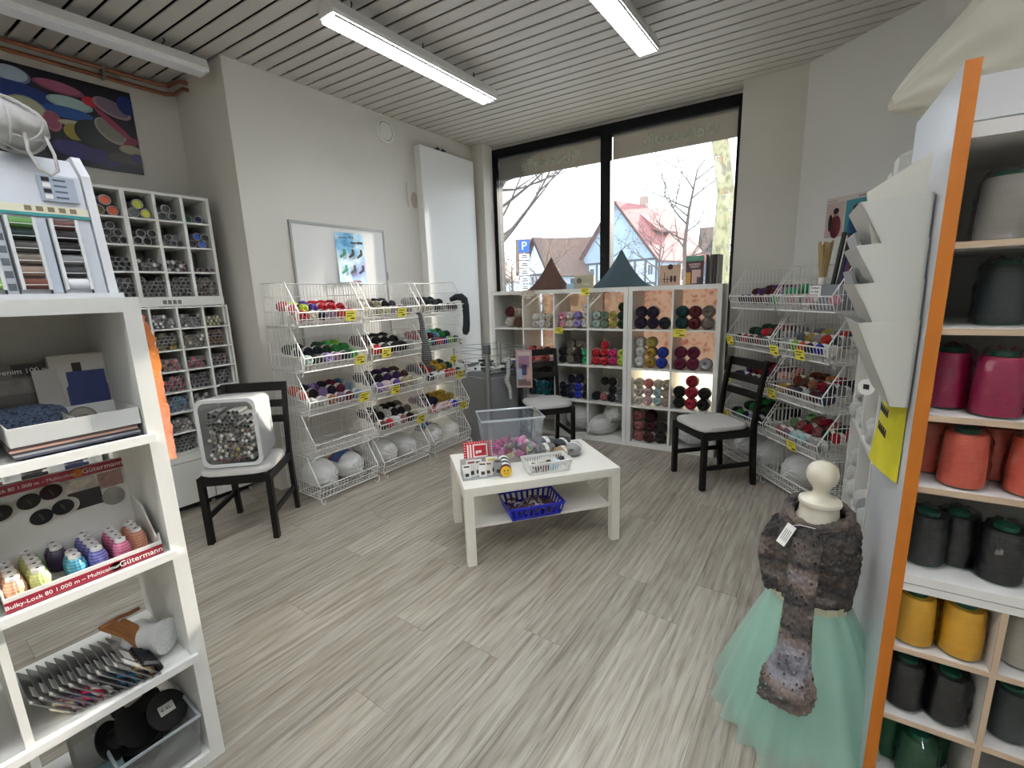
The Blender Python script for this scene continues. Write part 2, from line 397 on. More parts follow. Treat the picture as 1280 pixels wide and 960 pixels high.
MB().grid(lambda u, v: (.004+.02*max(0, .35-u)*max(0, 1-v)*2, u*.275, v*.42), 9, 5).build('sheet', pm, po)
def sock(y, z, c):
    o = [(.030, 0), (.052, 0), (.054, .035), (.05, .05), (.028, .062), (.006, .075), (-.004, .07), (-.004, .058), (.014, .046), (.028, .034)]
    MB().prism([(.0125, y+p, z-q) for p, q in o], (.0006, 0, 0)).build('printed_sock', mat(c, .5), po, 0)
for i, c in enumerate(('#2f7f68', '#1d2226', '#2a2523')): sock(.03+i*.083, .29, c)
for i, c in enumerate(('#3f9a82', '#454a50', '#232a52')): sock(.035+i*.083, .16, c)
for y, z, L, h, c in ((.03, .375, .085, .006, '#23506e'), (.13, .374, .006, .02, '#1c2f40'), (.145, .374, .006, .022, '#1c2f40'), (.16, .374, .006, .02, '#1c2f40'), (.14, .335, .055, .014, '#14202a'), (.20, .335, .06, .018, '#14202a'), (.145, .305, .02, .006, '#14202a'), (.13, .02, .08, .012, '#7a2040')):
    MB().box(.0125, y, z, .0132, y+L, z+h).build('printed_line', mat(c, .5), po, 0)
t = thing('tall_white_panel', 'tall white panel standing against the wall beside the window', 'panel', (-3.398, 3.285, 0))
MB().rbox(0, 0, .03, .088, .78, 2.84, .006).build('board', mat('#dedfdc', .3), t, 0)
MB().box(.01, .03, 0, .07, .11, .03).build('foot', GF, t, 0); MB().box(.01, .66, 0, .07, .74, .03).build('foot', GF, t, 0)
v = MB(); rv = random.Random(3)
for i in range(9):
    y = .26+rv.random()*.12; v.tube([(.03, y, 2.84), (.03+rv.uniform(-.02, .04), y+rv.uniform(-.04, .04), 2.875), (.04, y+rv.uniform(-.05, .05), 2.855+rv.random()*.03), (.05, y+.02, 2.845)], .005, 5)
tag(link('cable_bundle', v.mesh('cable_bundle', mat('#1c1614', .6)), None, (-3.398, 3.285, 0)), 'dark tangled cable lying on top of the tall white panel', 'cable')
tag(MB().tube([(-3.392, 3.165, 2.28), (-3.385, 3.15, 2.36), (-3.385, 3.15, 2.44), (-3.392, 3.165, 2.50)], .006, 6).build('wall_handle', mat('#b5b3ac', .5)), 'thin curved grey bracket on the wall left of the tall panel', 'bracket')
v = MB(); v.T = Matrix.Translation((-3.399, 3.255, 2.35)) @ Matrix.Rotation(PI/2, 4, 'Y') @ Matrix.Diagonal((1, .6, 1, 1)); v.lathe([(0, .008), (.04, .008), (.06, .006), (.075, 0)], 18)
tag(v.build('cover_plate', mat('#a89c8c', .6)), 'beige oval cover plate beside the tall white panel', 'plate')

# button mural on the back-left wall
mu = thing('button_mural', 'dark photo mural of large coloured buttons on the wall', 'mural', (-4.148, -.40, 2.36))
MB().box(0, 0, 0, .012, 1.745, .53).build('sheet', mat('#100d1a', .35), mu, 0)
class _E: n = 0
def pbtn(y, z, ry, rz, a, c, hole=None, rim=None):
    y = 1.745-(1.745-y)*.80; ry *= .86
    _E.n += 1; x = .0125+_E.n*.00025; ca, sa = math.cos(a), math.sin(a)
    def ring(f, dy=0, dz=0): return [(y+dy+ry*f*math.cos(t)*ca-rz*f*math.sin(t)*sa, z+dz+ry*f*math.cos(t)*sa+rz*f*math.sin(t)*ca) for t in [2*PI*i/22 for i in range(22)]]
    def put(f, col, xx, dy=0, dz=0):
        pts = [(min(max(p, .0), 1.745), min(max(q, 0), .53)) for p, q in ring(f, dy, dz)]
        MB().prism([(xx, p, q) for p, q in pts], (.0002, 0, 0)).build('printed_button', mat(col, .35), mu, 0)
    if rim: put(1.0, rim, x); put(.86, c, x+.00022, 0, .006)
    else: put(1, c, x)
    if hole:
        for dy, dz in ((-.02, .012), (.016, .016), (-.015, -.018), (.022, -.012)): put(.10, hole, x+.0005, dy*ry/.11, dz*ry/.11)
for a in [(1.02, .46, .10, .05, 0, '#9fb0c0', None, '#5e6f86'), (1.05, .37, .19, .055, -.1, '#16306e', None, None), (1.28, .45, .14, .035, -.08, '#96506a', None, '#7a3a55'),
          (1.33, .37, .13, .04, -.05, '#9fb8b4', None, '#8aa39f'), (1.30, .31, .15, .035, 0, '#1f4a8c', None, None), (1.06, .26, .12, .095, -.15, '#a8a98c', '#1c1a14', '#8f9078'),
          (1.46, .41, .05, .03, 0, '#b01f30', None, None), (1.60, .40, .12, .05, -.35, '#746272', None, '#9a7f86'), (1.70, .44, .06, .06, 0, '#1a2a6a', None, None),
          (1.20, .24, .05, .06, 0, '#8a4358', None, '#a05a6a'), (1.34, .25, .10, .02, 0, '#9a9a84', None, None), (1.32, .20, .06, .05, 0, '#8d8030', None, None),
          (1.44, .21, .11, .085, -.2, '#1c2422', None, '#0d1010'), (1.56, .25, .11, .06, -.75, '#7a766a', None, '#948f80'), (1.60, .29, .16, .02, -.75, '#8f3550', None, None),
          (1.69, .20, .06, .025, .5, '#7d3045', None, None), (1.68, .15, .08, .03, 0, '#a09a80', None, '#8a846a'), (1.30, .09, .13, .05, -.1, '#2a1f62', None, None),
          (1.47, .07, .13, .05, -.1, '#231850', None, None), (1.62, .08, .12, .035, -.1, '#3a2a30', None, '#1a1016'), (1.715, .10, .04, .03, -.3, '#2c2360', None, None),
          (.80, .40, .15, .07, .1, '#7a2f40', '#20100f', None), (.75, .20, .16, .1, .1, '#2f5a4a', '#10201a', None), (.95, .15, .14, .06, 0, '#8a5160', None, None), (.4, .3, .2, .12, 0, '#b58a30', '#2a1f08', None), (.15, .25, .16, .12, .2, '#3a4f8c', '#10142a', None)]: pbtn(*a)
# ================================================================ cube shelves
CELL, INN, OUT = .335, .016, .038
def cube_shelf(label, loc, rot, cols, rows=4):
    t = thing('cube_shelf', label, 'shelf', loc, rot)
    W = 2*OUT+cols*CELL+(cols-1)*INN; Hh = 2*OUT+rows*CELL+(rows-1)*INN
    MB().box(0, 0, 0, OUT, .39, Hh).build('side_panel', WHITE, t, 0); MB().box(W-OUT, 0, 0, W, .39, Hh).build('side_panel', WHITE, t, 0)
    MB().box(OUT, 0, Hh-OUT, W-OUT, .39, Hh).build('top_panel', WHITE, t, 0); MB().box(OUT, 0, 0, W-OUT, .39, OUT).build('bottom_panel', WHITE, t, 0)
    for r in range(1, rows):
        z = OUT+r*(CELL+INN)-INN; MB().box(OUT, .004, z, W-OUT, .386, z+INN).build('shelf_board', WHITE, t, 0)
    d = MB().box(0, .004, 0, INN, .386, CELL).mesh('divider', WHITE, 0)
    for c in range(1, cols):
        for r in range(rows): link('divider', d, t, (OUT+c*(CELL+INN)-INN, 0, OUT+r*(CELL+INN)))
    return t
def cell(c, r, rows=4): return OUT+c*(CELL+INN), OUT+(rows-1-r)*(CELL+INN)      # lower left corner of a cell, row 0 on top
KR = cube_shelf('narrow two-column white cube shelf of yarn with glowing cloth backs', KB, W38, 2)
KLO = KB - wv*1.468
KL = cube_shelf('wide four-column white cube shelf of yarn under the window', KLO, W38, 4)
def at(o, x, y, z=0, rot=None):
    """local -> world for a placement (loc, rotz)"""
    a = o[1]; return (o[0][0]+x*math.cos(a)-y*math.sin(a), o[0][1]+x*math.sin(a)+y*math.cos(a), z)
FR_KR, FR_KL = (KB, W38), (KLO, W38)
for c in range(2): x, z = cell(c, 3); MB().box(x-.008, .3865, z-.008, x+CELL+.008, .3925, z+CELL+.008).build('back_panel', mat('#c6c0b4', .7), KR, 0)
for c in range(4):
    for r in range(4):
        if (c, r) not in ((1, 0), (2, 0), (1, 1), (3, 0)): x, z = cell(c, r); MB().box(x-.008, .3865, z-.008, x+CELL+.008, .3925, z+CELL+.008).build('back_panel', mat('#c6c0b4', .7), KL, 0)
# cloth pinned up behind the shelves
tag(MB().box(.02, .394, .74, .742, .397, 1.44).build('patterned_cloth', cloth_mat('cloth_pink', ['#bf9488', '#d2bfb2', '#d8cabc', '#c6a296'], .34, 16)), 'pink and cream patterned cloth pinned behind the narrow cube shelf', 'cloth')
o = tag(MB().box(.03, .388, .395, .732, .3925, .722).build('lit_row_cloth', cloth_mat('cloth_lit_row', ['#f2ead8', '#f6f0e2'], .72, 6)), 'added cream cloth standing in for light behind the third row of the narrow shelf', 'cloth'); o.location = KB; o.rotation_euler.z = W38  # added paler sheet: the brightness of the lit row is put into its colour
bpy.data.objects['patterned_cloth'].location = KB; bpy.data.objects['patterned_cloth'].rotation_euler.z = W38
v = MB().box(.40, .394, .74, 1.40, .397, 1.42)
o = tag(v.build('linen_cloth', cloth_mat('cloth_linen', ['#a8998a', '#c9bdac', '#b89f94', '#d6cab8'], .42, 7)), 'beige and rose cloth pinned behind the wide cube shelf', 'cloth'); o.location = KLO; o.rotation_euler.z = W38
v = MB().grid(lambda u, q: (.38+u*.17-.04*abs(q-.5), -.004-.004*math.sin(9*u), 1.465-.09*q*(1-abs(2*u-1)*.5)+.001), 9, 4)
o = tag(v.build('lace_cloth', cloth_mat('cloth_lace', ['#6a655c', '#e4ddcf', '#d9d0c0'], .3, 60)), 'small speckled cloth hanging over the wide shelf top edge', 'cloth'); o.location = KLO; o.rotation_euler.z = W38

# ================================================================ yarn
PAL = {'white': '#e9e7e2', 'cream': '#ddd6c4', 'ivory': '#d4cfc0', 'light grey': '#a7a8a8', 'grey': '#75777a', 'charcoal': '#3b3c40', 'black': '#131315',
 'dark brown': '#2c211d', 'brown': '#6a4636', 'taupe': '#85786c', 'beige': '#b7a793', 'rust': '#8c432e', 'pink': '#e59aae', 'pale pink': '#dcb3b8', 'rose': '#a5625f', 'salmon': '#dd8a7c',
 'hot pink': '#d0246f', 'coral red': '#d4445a', 'red': '#c81c2c', 'crimson': '#a8142f', 'dark red': '#5a121d', 'burgundy': '#6d1436', 'maroon': '#451518', 'orange': '#dc5a26', 'orange red': '#d83a26', 'yellow': '#dcb62c',
 'mustard': '#b48f2e', 'neon yellow': '#cfe452', 'olive': '#bfae58', 'lime': '#86b83a', 'green': '#2f9a3e', 'emerald': '#2cae68', 'dark green': '#1f3d20', 'bottle green': '#17493c', 'sage': '#7c927e', 'mint': '#b4cec2',
 'teal': '#197a86', 'dark teal': '#1a4748', 'pale aqua': '#a6c0c4', 'light blue': '#6fa6c8', 'blue': '#1f3ca6', 'royal blue': '#2630b4', 'navy': '#1b2240', 'dark navy': '#161b28', 'violet': '#5a3c9a', 'lavender': '#9a86c8', 'purple': '#4a2766', 'dark purple': '#231630', 'denim': '#3c4a66'}
VAR = {'purple speckled': ['#2a1a40', '#6a4a9a', '#b59ac8', '#2c2436'], 'brown striped': ['#2a211c', '#8a6a4a', '#c9b58a', '#4a3a44'], 'orange striped': ['#2e2a30', '#d07a22', '#6a6e78', '#3a2a24'], 'grey speckled': ['#1f2024', '#8d8f92', '#d2d0ca', '#3a3b40'],
 'red speckled': ['#7a1420', '#d8303a', '#e6b0a8', '#3a1218'], 'pink speckled': ['#b06a7a', '#e0b8c0', '#e8dcd8', '#8a4a5a'], 'plum speckled': ['#3a1a2c', '#7a3a5e', '#9a8aa0', '#22141c'], 'khaki speckled': ['#3c3626', '#8a8060', '#cfc8a8', '#2a281f'],
 'black and white': ['#18181a', '#2c2c30', '#d0cec8', '#18181a'], 'blue speckled': ['#1a2436', '#4a6a9a', '#a9bccc', '#2a3448'], 'green speckled': ['#1c3a24', '#4a8a4a', '#a4c08a', '#20402c'], 'turquoise striped': ['#e4ecec', '#58b4bc', '#d8e6e6', '#2a8a96']}
def ymat(c): return yarn_mat(PAL[c]) if c in PAL else ramp_mat('yarn_' + c.replace(' ', '_'), VAR[c], .9, 22, 'noise', .6, (1, .7, 1))
def ball_mesh(L, seed, twist=5):
    """wound ball of radius 1 (x, z) and half length L (y): strands show as ridges, ends dip to the core hole"""
    rr = random.Random(seed); ph = rr.random()*6
    def f(u, q):
        t = q*2-1; e = abs(t)
        if e < .86: r = (1-(e/.99)**3.2)**.5; y = L*t
        else: k = (e-.86)/.14; r = .60-.50*k; y = math.copysign(L*(.86+.02*math.sin(k*PI)-.22*k*k), t)
        a = 2*PI*u; s = 1+.045*math.sin(twist*(a+1.4*t)+ph)*(1-e*.4)+.02*math.sin(13*(a-1.1*t))
        return (r*s*math.cos(a), y, r*s*math.sin(a))
    return MB().grid(f, 30, 19, wu=True).mesh('yarn_ball', None, 60)
BALL = [ball_mesh(1.35, 1), ball_mesh(1.35, 2, 7), ball_mesh(1.6, 3, 6)]
BAND = MB().grid(lambda u, q: (1.035*math.cos(2*PI*u), (q-.5)*.9, 1.035*math.sin(2*PI*u)), 24, 3, wu=True).mesh('paper_band', None, 60)
BANDM = [mat('#dedbd4', .6), mat('#c9c6be', .6), mat('#24262a', .6), mat('#d9d2c6', .6)]
GROUPS = {}
def yarn(c, p, r, rot, where, band=None, k=None, pos=''):
    """one ball of yarn: p = world centre, rot = rotz of its axis frame"""
    k = rnd.randrange(3) if k is None else k
    eu = (rnd.uniform(-.12, .12), 0, rot+rnd.uniform(-.15, .15))
    o = link('yarn_ball', BALL[k], None, p, eu, ymat(c)); o.scale = (r, r, r)
    tag(o, f'{pos}{c} yarn ball {where}', 'yarn ball', f'{pos}{c} yarn balls {where}')
    if band is None: band = rnd.choice((0, 1, 3, 3, 2))
    if band >= 0: link('paper_band', BAND, o, (0, 0, 0), None, BANDM[band])
    return o
ROWN = ['top row', 'second row', 'third row', 'bottom row']; COLN = ['first column', 'second column', 'third column', 'last column']
def fill(fr, c, r, rows, name, rad_=.0415, dy=.10, colname=None, z_up=0, deep=False, x_in=.004):
    x0, z0 = cell(c, r)
    where = f'in the {ROWN[r]}, {colname or COLN[c]} of {name}'
    for k, row in enumerate(rows):
        x = x0+x_in+rad_
        for q in row:
            if q:
                w = at(fr, min(x+rnd.uniform(-.002, .002), x0+CELL-rad_), dy+k*.012+rnd.uniform(-.008, .008), z0+z_up+rad_+k*rad_*1.83)
                yarn(q, w, rad_*.985, fr[1], where, pos=('lower ', 'upper ', 'topmost ')[k] if sum(q in R for R in rows) > 1 else '')
            x += rad_*2.0
def F(*a): return list(a)
NL = 'the wide cube shelf'
def L4(*c): return list(c)
fill(FR_KL, 0, 0, [['ivory', 'brown'], ['dark red', 'beige']], NL, .056, x_in=.09)
fill(FR_KL, 1, 0, [['white', 'white', 'ivory', 'beige'], ['white', 'white', 'cream']], NL, .037, x_in=.06)
fill(FR_KL, 2, 0, [['pink', 'cream', 'lavender', 'white'], ['pink', 'cream', 'lavender', 'white'], [None, None, None, 'white']], NL)
fill(FR_KL, 3, 0, [['mint', 'sage', 'olive', 'dark green'], ['mint', 'sage', 'olive', 'dark green'], [None, None, None, 'dark green']], NL)
fill(FR_KL, 1, 1, [['coral red', 'salmon', 'rust', 'pale pink'], ['coral red', 'salmon', 'rust', 'pale pink']], NL)
fill(FR_KL, 2, 1, [['black', 'taupe', 'dark brown', 'emerald'], ['black', 'taupe', 'dark brown', 'emerald'], [None, 'taupe', 'taupe', None]], NL)
fill(FR_KL, 3, 1, [['red', 'red', 'hot pink', 'neon yellow'], ['red', 'red', 'hot pink', 'neon yellow'], [None, 'red', None, None]], NL)
fill(FR_KL, 1, 2, [['charcoal', 'teal', 'teal', 'dark teal'], ['black', 'teal', 'teal', 'dark teal'], [None, 'black', 'black', 'black']], NL)
fill(FR_KL, 2, 2, [['dark navy', 'navy', 'royal blue', 'black'], ['dark navy', 'navy', 'royal blue', 'dark navy'], [None, 'dark navy', 'navy', None]], NL)
fill(FR_KL, 3, 2, [['black', 'rose', 'black', 'grey'], [None, None, 'black', 'grey'], [None, 'black', 'black', None]], NL)
NR = 'the narrow cube shelf'; CR = ['left column', 'right column']
fill(FR_KR, 0, 0, [['dark purple', 'dark purple', 'black'], ['dark purple', 'dark purple', None]], NR, .052, colname=CR[0])
fill(FR_KR, 1, 0, [['dark teal', 'dark red', 'taupe'], ['dark teal', 'dark red', 'taupe']], NR, .052, colname=CR[1])
fill(FR_KR, 0, 1, [['white', 'mustard', 'blue'], ['white', 'mustard', 'blue'], ['white', 'olive', None]], NR, .049, colname=CR[0])
fill(FR_KR, 1, 1, [['burgundy', 'burgundy', 'light grey'], ['burgundy', 'burgundy', None]], NR, .052, colname=CR[1])
fill(FR_KR, 0, 2, [['cream', 'pale pink', 'pale aqua', 'beige'], ['cream', 'pale pink', 'pale aqua', 'beige'], ['cream', 'salmon', 'cream', 'beige']], NR, .043, colname=CR[0])
fill(FR_KR, 1, 2, [['black', 'crimson', 'black'], ['black', 'crimson', 'black'], [None, 'crimson', None]], NR, .052, colname=CR[1])
fill(FR_KR, 0, 3, [['rose', 'maroon', 'dark brown'], ['rose', 'maroon', 'dark brown'], ['rose', 'maroon', None]], NR, .052, colname=CR[0])
yarn('cream', at(FR_KR, .405, .12, cell(1, 2)[1]+.05), .05, W38, 'alone beside the black yarn in the narrow cube shelf', 0)

# white bags of stuffing
BAGM = clear_mat('bag_white', '#f2f2f0', .97, .06, .25)
def bag_mesh(seed, rx, ry, rz, tie=True):
    rr = random.Random(seed); ph = [rr.random()*6 for _ in range(5)]
    def f(u, q):
        a = 2*PI*u; t = PI*q
        s = math.sin(t)**.75; w = 1+.035*math.sin(7*a+ph[0])*math.sin(t)+.025*math.sin(11*a+3*math.cos(t)*4+ph[1])+.03*math.sin(3*a+ph[2])+.02*math.sin(17*a+ph[3]+5*t)*math.cos(t)**2
        return (rx*w*s*math.cos(a), -ry*math.cos(t)*(1+.02*math.sin(9*a)), rz*w*s*math.sin(a))
    return MB().grid(f, 40, 20, wu=True).mesh('stuffing_bag', BAGM, 70)
PUCK = MB()
for i in range(9):
    a = 2*PI*i/9; PUCK.tube([(.006*math.cos(a), 0, .006*math.sin(a)), (.02*math.cos(a), -.012, .02*math.sin(a)-.006), (.034*math.cos(a+.3), -.018, .034*math.sin(a+.3)-.02)], [.004, .006, .002], 5)
PUCK.tube([(0, -.005, 0), (.015, -.03, -.05), (.005, -.02, -.075), (-.01, -.02, -.04)], .004, 5)
PUCKM = PUCK.mesh('tied_end', BAGM)
def bag(p, r, rot, label, seed, L=None, group=None, printed=False):
    o = link('stuffing_bag', bag_mesh(seed, r, L or r*1.25, r*.95), None, p, rot)
    tag(o, label, 'bag', group)
    link('tied_end', PUCKM, o, (0, -(L or r*1.25)+.004, 0))
    if printed:
        LL = (L or r*1.25)
        o2 = MB().grid(lambda u, q: (r*1.06*math.cos(PI*(.1+.75*u)), LL*(-.35+.8*q), r*1.02*math.sin(PI*(.1+.75*u))), 14, 5).build('printed_wrapper', ramp_mat('wrapper', ['#2c5490', '#3a6aa0', '#2c4c84', '#b43a34', '#d8d4cc'], .4, 7, 'noise', 0, (.6, 2, .6)), o)
    return o
def inK(fr, c, r, x, y, z): a, b = cell(c, r); return at(fr, a+x, y, b+z)
bag(inK(FR_KL, 2, 3, .20, .19, .155), .145, W38, 'round white stuffing bag in the bottom row beside the chair leg', 11, .17)
bag(inK(FR_KL, 3, 3, .10, .17, .098), .105, W38-.5, 'lower white stuffing bag with tied end in the bottom shelf cell', 12, .19)
bag(inK(FR_KL, 3, 3, .205, .2, .225), .10, W38, 'upper white stuffing bag lying on another in the bottom cell', 13, .16)
bag(inK(FR_KR, 1, 3, .16, .19, .125), .12, W38, 'white stuffing bag behind the right chair in the narrow shelf', 14, .17)

# price cards
def card(p, rot, label, w=.075, h=.058, m=YELLOW, tilt=.12, lines=3):
    t = thing('price_card', label, 'price card', p, (tilt, 0, rot))
    MB().box(-w/2, -.001, -h/2, w/2, .001, h/2).build('sheet', m, t, 0)
    for i in range(lines):
        ww = w*(.7, .5, .36)[i % 3]; z = h*(.28-.27*i); x = (-w*.38, -w*.38, w*.02)[i % 3]
        MB().box(x, -.0016, z-.003-.002*(i == 2), x+ww, -.001, z+.003+.002*(i == 2)).build('printed_line', INK, t, 0)
    return t
card(inK(FR_KL, 3, 0, -.03, -.006, .345), W38, 'yellow price card on top edge of the wide cube shelf', .085, .065)
card(inK(FR_KL, 2, 1, .05, -.006, .332), W38, 'yellow price card below the pink and lavender yarn', .085, .06)
card(inK(FR_KR, 1, 1, .055, -.006, .325), W38, 'yellow price card below the dark teal yarn', .10, .07)

# ---------------- things on top of the cube shelves
def cushion(p, rot, label, cm, wd=.40, h=.37, th=.085):
    """square cushion stood on its lower edge, one corner peaked up: front and back bulge, seams pinch"""
    def side(s):
        def f(u, q):
            x = u*2-1; z = q; half = wd*.5*(1-.985*z**.66)
            sag = -.02*math.sin(PI*u)*(1-z)
            bul = th*max(0, (1-abs(x)**2.4))*max(0, (1-(abs(2*z-.75)/1.3)**2.2))
            return (x*half, s*bul+.05*z, h*z**1.05+.0+max(0, -sag*0))
        return f
    v = MB(); v.grid(side(-1), 17, 15); v.grid(side(1), 17, 15)
    o = v.build('cushion', cm); o.location = p; o.rotation_euler.z = rot
    pp = [Vector((-wd*.5*(1-.985*(i/14)**.66), .05*i/14, h*(i/14)**1.05)) for i in range(15)] + [Vector((wd*.5*(1-.985*(i/14)**.66), .05*i/14, h*(i/14)**1.05)) for i in range(14, -1, -1)]
    MB().tube(pp, .004, 6).build('piping', cm, o)
    return tag(o, label, 'cushion')
TOP = 1.464
cushion(at(FR_KL, .62, .14, TOP), W38, 'brown corduroy cushion standing on the wide cube shelf', mat('#5a4038', .95, bump=.25, bscale=220), .54, .31)
cushion(at(FR_KL, 1.34, .14, TOP), W38, 'slate blue knitted cushion standing on the cube shelves', mat('#43555c', .95, bump=.35, bscale=160), .60, .33)
t = thing('gift_box', 'pale printed box standing between the two cushions', 'box', at(FR_KL, 1.0, .12, TOP), W38)
MB().box(-.095, 0, 0, .095, .05, .125).build('carton', mat('#a9a48c', .5, var=.1, scale=20), t, 0)
v = MB(); v.T = Matrix.Translation((-.05, -.001, .075)) @ Matrix.Rotation(PI/2, 4, 'X'); v.lathe([(0, .001), (.026, .001), (.027, 0)], 16); v.build('printed_disc', mat('#5a5648', .5), t)
MB().box(-.01, -.001, .03, .06, 0, .05).build('printed_leaf', mat('#c4bda0', .5), t, 0)
t = thing('craft_kit_box', 'tan box with dark printed figures on the narrow shelf', 'box', at(FR_KR, .33, .1, TOP), W38)
MB().box(-.085, 0, 0, .085, .045, .17).build('carton', mat('#b89c86', .5, var=.06, scale=14), t, 0)
dk = mat('#3a1f1c', .6)
for x, z, w, h in ((-.05, .02, .006, .09), (-.025, .02, .006, .06), (.0, .03, .02, .05), (.03, .03, .02, .05), (-.06, .05, .1, .006), (.01, .02, .004, .02), (.04, .02, .004, .02)): MB().box(x, -.001, z, x+w, 0, z+h).build('printed_figure', dk, t, 0)
v = MB(); v.T = Matrix.Translation((0, -.001, .155)) @ Matrix.Rotation(PI/2, 4, 'X'); v.lathe([(0, .001), (.022, .001), (.023, 0)], 14); v.build('printed_seal', dk, t)
t = thing('pattern_book', 'dark red pattern book standing at the right end of the shelf', 'book', at(FR_KR, .53, .08, TOP), W38-.05)
MB().box(-.07, 0, 0, .07, .012, .23).build('cover', mat('#3c2a32', .4), t, 0)
for b, c in (((-.068, .19, .068, .228), '#4f8a72'), ((-.068, .135, .068, .175), '#5a1226'), ((-.02, .01, .05, .12), '#c9a8a0'), ((-.068, .005, -.03, .10), '#c08a3a'), ((.02, .01, .06, .06), '#2c2e36')): MB().box(b[0], -.001, b[1], b[2], 0, b[3]).build('printed_panel', mat(c, .4), t, 0)
lettering('NUMERO', .022, PAPER, t, (0, -.0015, .163), (PI/2, 0, 0)); lettering('UNDICI', .022, PAPER, t, (0, -.0015, .143), (PI/2, 0, 0))
for i in range(4):
    t = thing('magazine', 'dark spined magazine in the row beside the dark red book', 'magazine', at(FR_KR, .615+i*.028, .09, TOP), W38, 'magazines beside the dark red book')
    MB().box(0, 0, 0, .02, .19, .235).build('cover', mat(('#2a2622', '#5a544e', '#241f22', '#8a857c')[i], .5), t, 0); MB().box(.003, -.001, .003, .017, 0, .23).build('spine', mat(('#1f1b18', '#48423c', '#332b2f', '#6d675e')[i], .5), t, 0)
t = thing('white_carton', 'small pale blue carton peeking from behind the brown cushion', 'box', at(FR_KL, .88, .07, TOP), W38+.3)
MB().rbox(-.04, 0, 0, .04, .06, .05, .006).build('carton', mat('#a9c9d8', .4), t, 0)

# ================================================================ wire basket stacks
BW, BD, BH = .505, .41, .305
def basket_parts():
    fr_, tw = .0046, .0026
    P = {}
    side = [(0, 0), (-.025, .092), (.105, BH-.012), (BD, BH-.012), (BD, 0)]
    def top_at(y): return .092+(y+.025)*(BH-.104)/.13 if y < .105 else BH-.012
    g = MB()
    for i in range(14):
        y = .012+i*.03; g.tube([(0, y, 0), (0, y, top_at(y))], tw, 4)
    for z in (.10, .20): g.tube([(0, (z-.092)*.13/(BH-.104)-.025 if z > .092 else -.02, z), (0, BD, z)], tw, 4)
    g.tube([(0, a, b) for a, b in side], fr_, 6, closed=True)
    P['side_grid'] = g.mesh('side_grid', WIRE, 60)
    g = MB()
    for i in range(1, 18): x = BW*i/18; g.tube([(x, BD, 0), (x, BD, BH-.012)], tw, 4)
    for z in (.10, .20): g.tube([(0, BD, z), (BW, BD, z)], tw, 4)
    g.tube([(0, BD, BH-.012), (BW, BD, BH-.012)], fr_, 6)
    P['back_grid'] = g.mesh('back_grid', WIRE, 60)
    g = MB()
    for i in range(1, 18): x = BW*i/18; g.tube([(x, 0, 0), (x, BD, 0)], tw, 4)
    for y in (.0, .14, .28, BD): g.tube([(0, y, -.003), (BW, y, -.003)], fr_, 6)
    P['floor_grid'] = g.mesh('floor_grid', WIRE, 60)
    g = MB()
    for i in range(1, 18): x = BW*i/18; g.tube([(x, 0, 0), (x, -.025, .092)], tw, 4)
    g.tube([(0, -.025, .092), (BW, -.025, .092)], fr_, 6); g.tube([(0, -.012, .045), (BW, -.012, .045)], tw*1.3, 5)
    P['front_rail'] = g.mesh('front_rail', WIRE, 60)
    for s in (1, -1):
        P['hook%d' % s] = MB().tube([(0, .09, BH-.012), (0, .055, BH-.012), (s*.02, .05, BH-.004), (s*.025, .05, BH-.028), (s*.012, .055, BH-.038)], fr_*.9, 5).mesh('stacking_hook', WIRE, 60)
    return P
BP = basket_parts()
FEETM = {s: MB().tube([(0, .03, .045), (0, -.02, .045), (0, -.025, .02), (s*.012, -.02, .004), (s*.028, -.015, .004), (s*.034, -.015, .022)], .0038, 5).mesh('foot', WIRE, 60) for s in (1, -1)}
FEETB = MB().tube([(0, BD-.03, .045), (0, BD-.03, .0)], .0038, 5).mesh('foot', WIRE, 60)
TZ = [.045, .355, .66, .965, 1.27]
TN = ['bottom', 'fourth', 'middle', 'second', 'top']
SN = {'a': 'stack nearest the tube chair', 'b': 'middle stack on the left wall', 'c': 'stack nearest the tall panel', 'd': 'stack beside the narrow shelf', 'e': 'stack nearest the mannequin'}
def basket(fr, s, k):
    t = thing('wire_basket', f'{TN[k]} white wire basket of the {SN[s]}', 'basket', (fr[0][0], fr[0][1], TZ[k]), fr[1], 'stacked white wire baskets')
    link('side_grid', BP['side_grid'], t); link('side_grid', BP['side_grid'], t, (BW, 0, 0))
    for n in ('back_grid', 'floor_grid', 'front_rail'): link(n, BP[n], t)
    for q, x in ((1, 0), (-1, BW)):
        if k < 4: link('stacking_hook', BP['hook%d' % q], t, (x, 0, 0))
        if k == 0: link('foot', FEETM[q], t, (x, 0, -.045)); link('foot', FEETB, t, (x, 0, -.045))
STK = {'a': ((-2.892, 1.645), PI/2), 'b': ((-2.885, 2.205), PI/2), 'c': ((-2.875, 2.765), PI/2)}
ar = math.atan2(-.74, .67)
STK['d'] = ((-.686, 4.045), ar); STK['e'] = ((-.330, 3.652), ar-.03)
for s in STK:
    for k in range(5): basket(STK[s], s, k)
REAR = []
def bfill(s, k, front, back=None, r=.038, third=None):
    """front row lies against the front rail, the next rows rise behind it"""
    fr = STK[s]; where = f'in the {TN[k]} basket, {SN[s]}'
    for j, row in enumerate((front, back or [], third or back or [])):
        n = len(row)
        for i, c in enumerate(row):
            if not c: continue
            x = .03+r+(BW-.06-2*r)*(i/max(1, n-1) if n > 1 else .5)
            y = .066+j*.11; z = TZ[k]+r+.030+(0, .045, .066)[j]
            if j == 2 or (j == 1 and s in 'cd'): REAR.append((c, at(fr, x, y, z), r*.98, fr[1])); continue
            yarn(c, at(fr, x, y, z), r*.98, fr[1], where, pos=('front ', 'middle ', 'rear ')[j])
R4 = ['red', 'crimson']
